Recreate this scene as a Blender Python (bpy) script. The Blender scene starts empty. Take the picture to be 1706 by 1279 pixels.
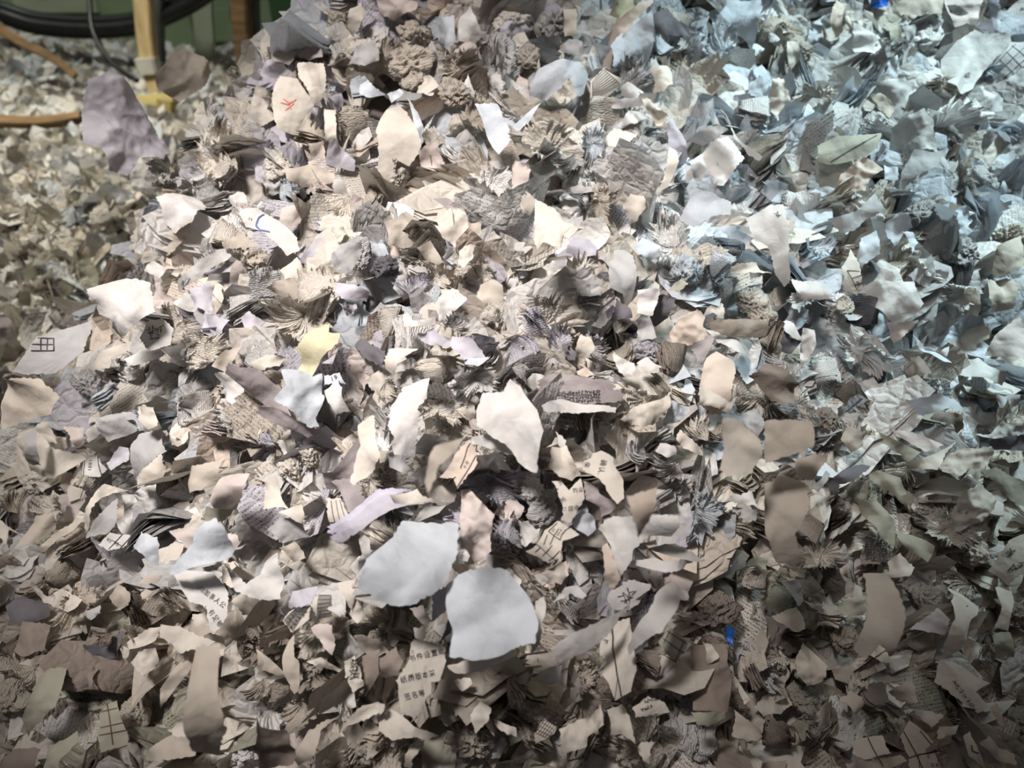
import bpy, bmesh, math, random
import numpy as np
from mathutils import Vector, Matrix, noise
from mathutils.geometry import delaunay_2d_cdt

# ------------------------------------------------------------------ camera, world, lights, exposure
SC = bpy.context.scene
COL = SC.collection
IW, IH, FPX = 1706.0, 1279.0, 1300.0
CAM = np.array([0.0, 0.0, 0.62])
PITCH = math.radians(35)
FWD = np.array([0, math.cos(PITCH), -math.sin(PITCH)])
UP = np.array([0, math.sin(PITCH), math.cos(PITCH)])
RT = np.array([1.0, 0, 0])
cd = bpy.data.cameras.new('camera')
cam = bpy.data.objects.new('camera', cd)
COL.objects.link(cam)
cam.location = CAM
cam.rotation_euler = (math.radians(90) - PITCH, 0, 0)
cd.sensor_fit = 'HORIZONTAL'
cd.sensor_width = 36
cd.lens = 36 * FPX / IW
cd.clip_start = 0.01
cd.dof.use_dof = True
cd.dof.focus_distance = 0.45
cd.dof.aperture_fstop = 9.0
SC.camera = cam

W = bpy.data.worlds.new('world')
SC.world = W
W.use_nodes = True
bg = W.node_tree.nodes['Background']
bg.inputs[0].default_value = (0.59, 0.56, 0.62, 1)
bg.inputs[1].default_value = 0.085

def lamp(name, loc, target, energy, color, size, angle, blend):
    l = bpy.data.lights.new(name, 'SPOT')
    l.energy, l.color, l.shadow_soft_size = energy, color, size
    l.spot_size, l.spot_blend = math.radians(angle), blend
    o = bpy.data.objects.new(name, l)
    COL.objects.link(o)
    o.location = loc
    o.rotation_euler = (Vector(target) - Vector(loc)).to_track_quat('-Z', 'Y').to_euler()
    return o
lamp('warm_work_lamp', (-0.30, 0.02, 1.42), (-0.09, 0.435, 0.39), 90, (1.0, 0.935, 0.895), 0.11, 28.5, 0.36)
lamp('cool_work_lamp', (0.62, 0.55, 1.45), (0.31, 0.615, 0.41), 88, (0.72, 0.95, 1.0), 0.09, 28.5, 0.30)
lamp('ceiling_lamp', (-1.3, 0.9, 2.6), (-0.95, 1.10, 0.15), 400, (1.0, 0.95, 0.80), 0.25, 44, 0.8)  # added spot, unseen, to brighten the ground on the left
lamp('wall_lamp', (-0.9, 1.2, 2.5), (-1.1, 2.15, 0.12), 150, (0.96, 1.0, 0.90), 0.2, 40, 0.7)  # added spot out of view, lifts the wall where it came out dark
pl = bpy.data.lights.new('ceiling_panel', 'AREA')  # added soft fill from above, not a fitting of the place
pl.shape, pl.size, pl.size_y, pl.energy, pl.color = 'RECTANGLE', 0.9, 0.5, 4.0, (1.0, 0.87, 0.66)
po = bpy.data.objects.new('ceiling_panel', pl)
COL.objects.link(po)
po.location = (0.35, 0.15, 2.5)

SC.view_settings.view_transform = 'Standard'
SC.view_settings.look = 'None'
SC.view_settings.gamma = 1
SC.view_settings.use_curve_mapping = False
SC.view_settings.exposure = 0.0

RNG = np.random.default_rng(11)
random.seed(11)

# ------------------------------------------------------------------ helpers
def ray(u, v):
    return FWD + RT * ((u - IW / 2) / FPX) + UP * ((IH / 2 - v) / FPX)
def project(p):
    d = np.asarray(p, float) - CAM
    w = d @ FWD
    return IW / 2 + FPX * (d @ RT) / w, IH / 2 - FPX * (d @ UP) / w, w
def unit(v):
    v = np.asarray(v, float)
    return v / (np.linalg.norm(v) + 1e-12)

def mk_mesh(name, V, F, mats=(), smooth=True):
    me = bpy.data.meshes.new(name)
    me.from_pydata([tuple(v) for v in V], [], [tuple(int(i) for i in f) for f in F])
    for m in mats:
        me.materials.append(m)
    if smooth:
        me.polygons.foreach_set('use_smooth', [True] * len(me.polygons))
    me.update()
    return me
def mk_big(name, V, F, k, mat, cols=None, ink=None, uv=None):
    """numpy arrays straight to a mesh; F is (n,k)"""
    me = bpy.data.meshes.new(name)
    me.vertices.add(len(V)); me.loops.add(F.size); me.polygons.add(len(F))
    me.vertices.foreach_set('co', V.astype(np.float32).ravel())
    me.loops.foreach_set('vertex_index', F.astype(np.int32).ravel())
    me.polygons.foreach_set('loop_start', np.arange(0, F.size, k, dtype=np.int32))
    me.polygons.foreach_set('loop_total', np.full(len(F), k, dtype=np.int32))
    me.polygons.foreach_set('use_smooth', np.ones(len(F), dtype=bool))
    me.materials.append(mat)
    if cols is not None:
        a = me.attributes.new('tint', 'FLOAT_COLOR', 'POINT')
        a.data.foreach_set('color', np.concatenate([cols, np.ones((len(cols), 1))], 1).astype(np.float32).ravel())
    if ink is not None:
        a = me.attributes.new('ink', 'FLOAT', 'POINT')
        a.data.foreach_set('value', ink.astype(np.float32))
    if uv is not None:
        a = me.attributes.new('sheet', 'FLOAT_VECTOR', 'POINT')
        a.data.foreach_set('vector', uv.astype(np.float32).ravel())
    me.update(calc_edges=True)
    me.validate()
    return me
def link(name, me, parent=None, loc=None):
    o = bpy.data.objects.new(name, me)
    COL.objects.link(o)
    if parent is not None:
        o.parent = parent
    if loc is not None:
        o.location = loc
    return o
def tag(o, label=None, cat=None, group=None, kind=None):
    if label: o['label'] = label
    if cat: o['category'] = cat
    if group: o['group'] = group
    if kind: o['kind'] = kind
    return o

# ------------------------------------------------------------------ materials
def new_mat(name):
    m = bpy.data.materials.new(name)
    m.use_nodes = True
    nt = m.node_tree
    for n in list(nt.nodes):
        nt.nodes.remove(n)
    out = nt.nodes.new('ShaderNodeOutputMaterial')
    return m, nt, out
def N(nt, t, **kw):
    n = nt.nodes.new(t)
    for k, v in kw.items():
        if k in n.inputs: n.inputs[k].default_value = v
        else: setattr(n, k, v)
    return n
def paper_material(name, source, translucency=0.16, print_speckle=False, crease=0.0012, lines=0.0, cells=1.0):
    """matt paper; colour from the object's own colour or the per-sheet 'tint' attribute"""
    m, nt, out = new_mat(name)
    if source == 'object':
        c = N(nt, 'ShaderNodeObjectInfo').outputs['Color']
    else:
        c = N(nt, 'ShaderNodeAttribute', attribute_name='tint').outputs['Color']
    tc = N(nt, 'ShaderNodeTexCoord')
    geo = N(nt, 'ShaderNodeNewGeometry')
    nz = N(nt, 'ShaderNodeTexNoise', Scale=90.0, Detail=3.0)
    nt.links.new(geo.outputs['Position'], nz.inputs['Vector'])
    mr = N(nt, 'ShaderNodeMapRange')
    mr.inputs[1].default_value, mr.inputs[2].default_value = 0.3, 0.75
    mr.inputs[3].default_value, mr.inputs[4].default_value = 0.90, 1.04
    nt.links.new(nz.outputs[0], mr.inputs[0])
    mul = N(nt, 'ShaderNodeVectorMath', operation='SCALE')
    nt.links.new(c, mul.inputs[0]); nt.links.new(mr.outputs[0], mul.inputs['Scale'])
    col = mul.outputs[0]
    if print_speckle:      # rows of small illegible print on some of the sheets
        sh = N(nt, 'ShaderNodeAttribute', attribute_name='sheet')
        ink = N(nt, 'ShaderNodeAttribute', attribute_name='ink')
        mp = N(nt, 'ShaderNodeMapping'); mp.inputs['Scale'].default_value = (2300, 800, 1)
        nt.links.new(sh.outputs['Vector'], mp.inputs[0])
        n2 = N(nt, 'ShaderNodeTexNoise', Scale=1.0, Detail=1.0)
        nt.links.new(mp.outputs[0], n2.inputs['Vector'])
        g1 = N(nt, 'ShaderNodeMath', operation='GREATER_THAN'); g1.inputs[1].default_value = 0.53
        nt.links.new(n2.outputs[0], g1.inputs[0])
        sep = N(nt, 'ShaderNodeSeparateXYZ'); nt.links.new(sh.outputs['Vector'], sep.inputs[0])
        m1 = N(nt, 'ShaderNodeMath', operation='MULTIPLY'); m1.inputs[1].default_value = 500.0
        nt.links.new(sep.outputs[1], m1.inputs[0])
        fr = N(nt, 'ShaderNodeMath', operation='FRACT'); nt.links.new(m1.outputs[0], fr.inputs[0])
        g2 = N(nt, 'ShaderNodeMath', operation='GREATER_THAN'); g2.inputs[1].default_value = 0.45
        nt.links.new(fr.outputs[0], g2.inputs[0])
        a1 = N(nt, 'ShaderNodeMath', operation='MULTIPLY'); nt.links.new(g1.outputs[0], a1.inputs[0]); nt.links.new(g2.outputs[0], a1.inputs[1])
        a2 = N(nt, 'ShaderNodeMath', operation='MULTIPLY'); nt.links.new(a1.outputs[0], a2.inputs[0]); nt.links.new(ink.outputs['Fac'], a2.inputs[1])
        mx = N(nt, 'ShaderNodeMix', data_type='RGBA')
        nt.links.new(a2.outputs[0], mx.inputs[0]); nt.links.new(col, mx.inputs[6]); mx.inputs[7].default_value = (0.05, 0.05, 0.055, 1)
        col = mx.outputs[2]
    # fine relief: crease lines, fibres and (on wads) the edges of many thin layers
    wn = N(nt, 'ShaderNodeTexNoise', Scale=70.0, Detail=2.0)
    nt.links.new(geo.outputs['Position'], wn.inputs['Vector'])
    wv = N(nt, 'ShaderNodeVectorMath', operation='MULTIPLY_ADD'); wv.inputs[1].default_value = (.012, .012, .012)
    nt.links.new(wn.outputs['Color'], wv.inputs[0]); nt.links.new(geo.outputs['Position'], wv.inputs[2])
    vor = N(nt, 'ShaderNodeTexVoronoi', feature='DISTANCE_TO_EDGE', Scale=95.0)
    nt.links.new(wv.outputs[0], vor.inputs['Vector'])
    vm = N(nt, 'ShaderNodeMapRange'); vm.inputs[1].default_value, vm.inputs[2].default_value, vm.inputs[4].default_value = 0.0, 0.22, cells
    nt.links.new(vor.outputs['Distance'], vm.inputs[0])
    nb = N(nt, 'ShaderNodeTexNoise', Scale=240.0, Detail=4.0)
    nt.links.new(geo.outputs['Position'], nb.inputs['Vector'])
    h = N(nt, 'ShaderNodeMath', operation='MULTIPLY_ADD'); h.inputs[1].default_value = 1.1
    nt.links.new(nb.outputs[0], h.inputs[0]); nt.links.new(vm.outputs[0], h.inputs[2])
    hh = h.outputs[0]
    if lines:
        wav = N(nt, 'ShaderNodeTexWave', Scale=3.2, Distortion=9.0, Detail=3.0); wav.inputs['Detail Scale'].default_value = 1.6
        nt.links.new(tc.outputs['Object'], wav.inputs['Vector'])
        h2 = N(nt, 'ShaderNodeMath', operation='MULTIPLY_ADD'); h2.inputs[1].default_value = lines
        nt.links.new(wav.outputs['Fac'], h2.inputs[0]); nt.links.new(hh, h2.inputs[2])
        hh = h2.outputs[0]
    bump = N(nt, 'ShaderNodeBump', Strength=0.6, Distance=crease)
    nt.links.new(hh, bump.inputs['Height'])
    d = N(nt, 'ShaderNodeBsdfPrincipled', Roughness=0.72)
    d.inputs['Specular IOR Level'].default_value = 0.25
    nt.links.new(col, d.inputs['Base Color']); nt.links.new(bump.outputs[0], d.inputs['Normal'])
    t = N(nt, 'ShaderNodeBsdfTranslucent')
    nt.links.new(col, t.inputs['Color'])
    mixs = N(nt, 'ShaderNodeMixShader', Fac=translucency)
    nt.links.new(d.outputs[0], mixs.inputs[1]); nt.links.new(t.outputs[0], mixs.inputs[2])
    nt.links.new(mixs.outputs[0], out.inputs[0])
    return m
def plain(name, color, rough=0.7, noise_scale=12.0, amount=0.25, metal=0.0, stretch=(1, 1, 1)):
    m, nt, out = new_mat(name)
    tc = N(nt, 'ShaderNodeTexCoord')
    mp = N(nt, 'ShaderNodeMapping'); mp.inputs['Scale'].default_value = stretch
    nt.links.new(tc.outputs['Object'], mp.inputs[0])
    nz = N(nt, 'ShaderNodeTexNoise', Scale=noise_scale, Detail=5.0)
    nt.links.new(mp.outputs[0], nz.inputs['Vector'])
    cr = N(nt, 'ShaderNodeValToRGB')
    cr.color_ramp.elements[0].position, cr.color_ramp.elements[1].position = 0.3, 0.72
    cr.color_ramp.elements[0].color = tuple(c * (1 - amount) for c in color) + (1,)
    cr.color_ramp.elements[1].color = tuple(min(1, c * (1 + amount)) for c in color) + (1,)
    nt.links.new(nz.outputs[0], cr.inputs[0])
    d = N(nt, 'ShaderNodeBsdfPrincipled', Roughness=rough, Metallic=metal)
    nt.links.new(cr.outputs[0], d.inputs['Base Color'])
    nt.links.new(d.outputs[0], out.inputs[0])
    return m
M_SHEET = paper_material('torn_paper', 'object', 0.24, False, 0.0007, 0.0, 0.32)
M_STUFF = paper_material('shredded_paper', 'tint', 0.22, True, 0.0014, 0.0, 0.8)
M_WAD = paper_material('wadded_paper', 'object', 0.22, False, 0.0013, 0.7, 0.8)
M_INK = plain('printing_ink', (0.03, 0.03, 0.035), 0.6, amount=0.1)
M_BINK = plain('blue_ink', (0.08, 0.13, 0.30), 0.6, amount=0.1)
M_RINK = plain('red_ink', (0.65, 0.18, 0.10), 0.6, amount=0.1)
M_BROWNINK = plain('brown_ink', (0.12, 0.05, 0.04), 0.6, amount=0.1)
M_BASE = plain('paper_pulp', (0.17, 0.15, 0.135), 0.9, 60, 0.4)  # dark so the gaps look deep: shade put into the colour
M_BLUE = plain('blue_plastic', (0.01, 0.09, 0.42), 0.4, 20, 0.2)

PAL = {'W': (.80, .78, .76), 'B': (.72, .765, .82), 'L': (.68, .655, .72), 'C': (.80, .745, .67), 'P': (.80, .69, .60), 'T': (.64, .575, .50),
       'G': (.56, .55, .55), 'K': (.36, .30, .26), 'D': (.20, .19, .21), 'O': (.50, .485, .40), 'M': (.50, .445, .45), 'Y': (.78, .73, .52), 'R': (.74, .655, .62)}  # darker entries serve both as paper colours and as shade painted on pieces
COLWORD = {'W': 'white', 'B': 'pale blue', 'L': 'lilac', 'C': 'cream', 'P': 'peach', 'T': 'tan', 'G': 'grey', 'K': 'brown', 'D': 'dark', 'O': 'olive', 'M': 'mauve', 'Y': 'yellowish', 'R': 'pinkish'}

# ------------------------------------------------------------------ the heap: a height field over the floor
CTRL = [(0,1279,.44),(400,1279,.415),(850,1279,.405),(1300,1279,.425),(1706,1279,.45),
 (0,1000,.52),(300,1000,.445),(700,1000,.395),(1100,1000,.40),(1300,1000,.455),(1706,1000,.49),
 (0,700,.72),(150,700,.56),(350,700,.46),(700,700,.405),(1050,700,.42),(1300,720,.48),(1706,720,.53),
 (0,500,.95),(120,500,.74),(250,450,.57),(500,450,.49),(850,450,.465),(1200,450,.50),(1500,450,.53),(1706,450,.56),
 (0,350,1.30),(150,350,1.02),(290,300,.64),(500,200,.58),(850,200,.575),(1200,200,.60),(1500,150,.63),(1706,150,.65),
 (430,70,.67),(640,-30,.73),(1000,-60,.76),(1706,-60,.80),
 (0,220,1.62),(200,230,1.45),(0,120,1.85),(130,140,1.95),(280,150,1.9)]
CX = np.array([CAM + d * ray(u, v) for u, v, d in CTRL])
EXTRA = np.array([(-.34, .78, .14), (-.30, .98, .11), (.1, 1.25, .34), (.9, 1.2, .34), (.9, .5, .25), (.9, .2, .2), (-.25, 1.3, .09), (0, .05, .12), (.5, .05, .14), (-.5, .05, .13),
                  (-.9, .3, .14), (-1.2, .8, .10), (-2.2, 1.2, .08), (-2.2, 2.3, .18), (-1.2, 2.35, .16), (-.5, 2.3, .11), (.6, 2.3, .12)])
CX = np.concatenate([CX, EXTRA])
def _phi(r2):
    return np.where(r2 > 1e-12, 0.5 * r2 * np.log(r2 + 1e-12), 0.0)
def _fit():
    n = len(CX)
    P = CX[:, :2]
    K = _phi(((P[:, None] - P[None]) ** 2).sum(-1)) + np.eye(n) * 2e-3
    A = np.zeros((n + 3, n + 3))
    A[:n, :n] = K; A[:n, n] = 1; A[:n, n + 1:] = P; A[n, :n] = 1; A[n + 1:, :n] = P.T
    return np.linalg.solve(A, np.concatenate([CX[:, 2], np.zeros(3)]))
RBF = _fit()
def height(x, y):
    x, y = np.asarray(x, float), np.asarray(y, float)
    q = np.stack([x, y], -1)[..., None, :]
    K = _phi(((q - CX[:, :2]) ** 2).sum(-1))
    h = K @ RBF[:-3] + RBF[-3] + RBF[-2] * x + RBF[-1] * y
    # lumps of the pile, each as wide as a few sheets
    lump = 0.010 * (np.sin(41 * x + 3 * np.sin(23 * y)) * np.sin(37 * y + 2 * np.sin(29 * x + 1)) + 0.6 * np.sin(83 * x + 2 + 2 * np.sin(51 * y)) * np.sin(77 * y + 1))
    return np.maximum(h + lump, 0.02)
def hnormal(x, y, e=0.012):
    dx = (height(x + e, y) - height(x - e, y)) / (2 * e)
    dy = (height(x, y + e) - height(x, y - e)) / (2 * e)
    n = np.stack([-dx, -dy, np.ones_like(dx)], -1)
    return n / np.linalg.norm(n, axis=-1, keepdims=True)
T_STEPS = np.concatenate([np.arange(.22, 1.0, .006), np.arange(1.0, 3.2, .02)])
def hit(u, v):
    """where the sight line of a photograph point meets the heap (world point, depth)"""
    r = ray(u, v)
    P = CAM + T_STEPS[:, None] * r
    f = P[:, 2] - height(P[:, 0], P[:, 1])
    k = np.argmax(f < 0)
    if f[k] >= 0: k = len(f) - 1
    if k == 0: t = T_STEPS[0]
    else:
        a, b = f[k - 1], f[k]
        t = T_STEPS[k - 1] + (T_STEPS[k] - T_STEPS[k - 1]) * a / (a - b + 1e-12)
    return CAM + t * r, t

# ------------------------------------------------------------------ setting
def box_mesh(name, x0, x1, y0, y1, z0, z1, mat, bevel=0.0):
    bm = bmesh.new()
    bmesh.ops.create_cube(bm, size=1.0)
    for v in bm.verts:
        v.co = Vector(((x0 + x1) / 2 + v.co.x * (x1 - x0), (y0 + y1) / 2 + v.co.y * (y1 - y0), (z0 + z1) / 2 + v.co.z * (z1 - z0)))
    if bevel > 0:
        bmesh.ops.bevel(bm, geom=bm.edges[:], offset=bevel, segments=2, affect='EDGES')
    me = bpy.data.meshes.new(name); bm.to_mesh(me); bm.free()
    me.materials.append(mat)
    return me
M_FLOOR = plain('concrete', (0.25, 0.24, 0.21), 0.9, 6, 0.3)
M_GREEN = plain('green_paint', (0.165, 0.22, 0.13), 0.55, 5, 0.22)
M_GREEN2 = plain('pale_green_paint', (0.30, 0.33, 0.24), 0.6, 5, 0.2)
M_DKGREEN = plain('dark_green_paint', (0.025, 0.07, 0.025), 0.6, 5, 0.3)
M_WOOD = plain('yellow_wood', (0.52, 0.38, 0.19), 0.7, 7, 0.25, stretch=(9, 9, 1))
M_OCHRE = plain('ochre_wood', (0.33, 0.26, 0.09), 0.7, 9, 0.3, stretch=(2, 9, 6))
M_BROWN = plain('brown_timber', (0.20, 0.12, 0.055), 0.8, 9, 0.4, stretch=(1, 9, 9))
M_RUBBER = plain('black_rubber', (0.012, 0.012, 0.013), 0.42, 20, 0.4)
M_STEEL = plain('grey_steel', (0.11, 0.115, 0.11), 0.5, 14, 0.4, 0.3)
M_TAPE = plain('pale_tape', (0.58, 0.56, 0.48), 0.6, 20, 0.15)
o = tag(link('floor', box_mesh('floor', -3.2, 2.2, -0.6, 3.0, -0.05, 0.0, M_FLOOR)), kind='structure')
WY = 2.36
o = tag(link('wall_back', box_mesh('wall_back', -3.2, 2.2, WY, WY + 0.08, 0.0, 1.6, M_GREEN)), kind='structure')

def at_depth(u, v, d):
    return CAM + d * ray(u, v)
def at_y(u, v, y):
    r = ray(u, v)
    return CAM + r * (y / r[1])
def tube_mesh(name, pts, rad, mat, seg=10, closed=False):
    """smooth tube along points (Catmull-Rom), with rounded ends"""
    P = [np.asarray(p, float) for p in pts]
    Q = [2 * P[0] - P[1]] + P + [2 * P[-1] - P[-2]]
    path = []
    for i in range(1, len(Q) - 2):
        for k in range(8):
            t = k / 8
            a, b, c, d = Q[i - 1], Q[i], Q[i + 1], Q[i + 2]
            path.append(0.5 * (2 * b + (c - a) * t + (2 * a - 5 * b + 4 * c - d) * t * t + (3 * b - a - 3 * c + d) * t ** 3))
    path.append(P[-1])
    V, F = [], []
    n = len(path)
    ref = np.array([0, 0.3, 1.0])
    for i, p in enumerate(path):
        tg = unit(path[min(i + 1, n - 1)] - path[max(i - 1, 0)])
        s = unit(np.cross(tg, ref)); w = np.cross(s, tg)
        for k in range(seg):
            a = 2 * math.pi * k / seg
            V.append(p + rad * (math.cos(a) * s + math.sin(a) * w))
    for i in range(n - 1):
        for k in range(seg):
            F.append((i * seg + k, i * seg + (k + 1) % seg, (i + 1) * seg + (k + 1) % seg, (i + 1) * seg + k))
    F.append(tuple(range(seg))[::-1]); F.append(tuple((n - 1) * seg + k for k in range(seg)))
    return mk_mesh(name, V, F, [mat])
def bar_mesh(name, a, b, wa, wb, depth, mat, wob=0.0):
    """timber or flat bar from a to b, chamfered, slightly uneven"""
    a, b = np.asarray(a, float), np.asarray(b, float)
    ax = unit(b - a); side = unit(np.cross(ax, FWD)); dp = np.cross(side, ax)
    V, F = [], []
    n = 7
    for i in range(n):
        t = i / (n - 1)
        c = a + (b - a) * t + side * wob * math.sin(7 * t + a[0] * 30) * wa
        w = (wa + (wb - wa) * t) / 2; d = depth / 2; ch = 0.25 * min(w, d)
        for x, y in ((-w + ch, -d), (w - ch, -d), (w, -d + ch), (w, d - ch), (w - ch, d), (-w + ch, d), (-w, d - ch), (-w, -d + ch)):
            V.append(c + side * x + dp * y)
    for i in range(n - 1):
        for k in range(8):
            F.append((i * 8 + k, i * 8 + (k + 1) % 8, (i + 1) * 8 + (k + 1) % 8, (i + 1) * 8 + k))
    F.append(tuple(range(8))[::-1]); F.append(tuple((n - 1) * 8 + k for k in range(8)))
    return mk_mesh(name, V, F, [mat], smooth=False)
def empty(name, loc):
    e = bpy.data.objects.new(name, None)
    e.location = Vector(loc); e.empty_display_size = 0.02
    COL.objects.link(e)
    return e
def sub(name, me, root):
    o = link(name, me, root)
    o.location = -root.location
    return o

# green machine panel details on the back wall
for x0, y0, x1, y1, mt, nm in ((455, -40, 520, 40, M_DKGREEN, 'panel'), (30, -40, 150, 22, M_GREEN2, 'panel'), (100, 52, 225, 100, M_GREEN, 'panel'), (268, 20, 318, 100, M_GREEN, 'panel'), (358, 12, 385, 70, M_GREEN, 'panel')):
    a, b = at_y(x0, y1, WY), at_y(x1, y0, WY)
    p = link(nm, box_mesh(nm, a[0], b[0], WY - 0.012, WY, a[2], b[2], mt, 0.004), bpy.data.objects['wall_back'])
HY = 2.12
hose = empty('rubber_hose', at_y(150, 40, HY))
for dy, dd in ((-8, 0.0), (4, 0.02), (13, -0.01)):
    pts = [at_y(u, v + dy, HY - dd) for u, v in ((-60, 5), (0, 18), (60, 36), (150, 43), (230, 36), (290, 14), (340, -14), (380, -50))]
    sub('hose_loop', tube_mesh('hose_loop', pts, 0.0135, M_RUBBER), hose)
tag(hose, 'thick black rubber hose sagging in loops before the green wall', 'hose')
cable = tag(link('power_cable', tube_mesh('power_cable', [at_y(u, v, 2.0 - k * 0.03) for k, (u, v) in enumerate(((148, -30), (150, 10), (153, 45), (165, 75), (185, 103), (210, 124), (228, 134)))], 0.006, M_RUBBER)), 'thin black cable curving down from the hose to the shreds', 'cable')
pole = empty('wooden_pole', at_y(245, 105, 1.9))
sub('shaft', bar_mesh('shaft', at_y(228, -60, 1.92), at_y(262, 175, 1.86), .040, .030, .03, M_WOOD, .1), pole)
sub('tape_wrap', bar_mesh('tape_wrap', at_y(244, 96, 1.875), at_y(251, 122, 1.872), .046, .042, .042, M_TAPE), pole)
tag(pole, 'pale yellow wooden pole with a tape wrap, leaning on the far shreds', 'pole')
def one_bar(name, cat, label, p, q, y, wa, wb, d, mat, wob=0.05):
    return tag(link(name, bar_mesh(name, at_y(*p, y), at_y(*q, y), wa, wb, d, mat, wob)), label, cat)
one_bar('steel_post', 'post', 'dark grey steel post standing close behind the wooden pole', (260, -60), (262, 100), 2.1, .034, .034, .03, M_STEEL)
one_bar('flat_bar', 'bar', 'pale grey-green flat bar upright before the green wall', (337, -60), (341, 100), 2.2, .055, .05, .012, M_GREEN2)
one_bar('timber_post', 'post', 'brown timber post rising behind the crest of the heap', (396, -60), (410, 110), 2.0, .036, .04, .04, M_BROWN)
one_bar('steel_pipe', 'pipe', 'black steel pipe beside the brown timber post', (418, -60), (424, 90), 2.05, .03, .03, .03, M_STEEL)
one_bar('timber_plank', 'plank', 'rough brown plank lying level across the far shreds', (-70, 210), (140, 196), 1.50, .020, .014, .03, M_BROWN, .2)
one_bar('timber_beam', 'beam', 'dark rusty beam sloping down along the far shreds', (-40, 15), (125, 128), 1.88, .024, .016, .03, M_BROWN, .3)
corner = empty('wooden_bracket', at_y(275, 170, 1.62))
sub('crosspiece', bar_mesh('crosspiece', at_y(228, 173, 1.62), at_y(293, 170, 1.62), .028, .028, .03, M_OCHRE), corner)
sub('upright', bar_mesh('upright', at_y(279, 166, 1.615), at_y(280, 232, 1.60), .034, .032, .03, M_OCHRE), corner)
tag(corner, 'ochre wooden bracket of two pieces below the wooden pole', 'bracket')
tag(link('wood_offcut', bar_mesh('wood_offcut', at_y(103, 232, 1.48), at_y(128, 226, 1.48), .016, .014, .02, M_WOOD)), 'small yellow wood offcut under the brown plank', 'offcut')

# the body of the heap under the loose sheets, coloured dark as painted gap shade
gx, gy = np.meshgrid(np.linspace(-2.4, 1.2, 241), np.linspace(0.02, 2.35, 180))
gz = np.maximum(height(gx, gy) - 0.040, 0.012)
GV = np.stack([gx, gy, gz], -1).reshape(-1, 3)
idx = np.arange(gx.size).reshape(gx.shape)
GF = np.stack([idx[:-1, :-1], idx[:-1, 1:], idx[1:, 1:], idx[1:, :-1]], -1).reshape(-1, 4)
tag(link('paper_pulp', mk_big('paper_pulp', GV, GF, 4, M_BASE)), 'packed paper pulp inside the heap, seen in the gaps', None, None, 'stuff')

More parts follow.
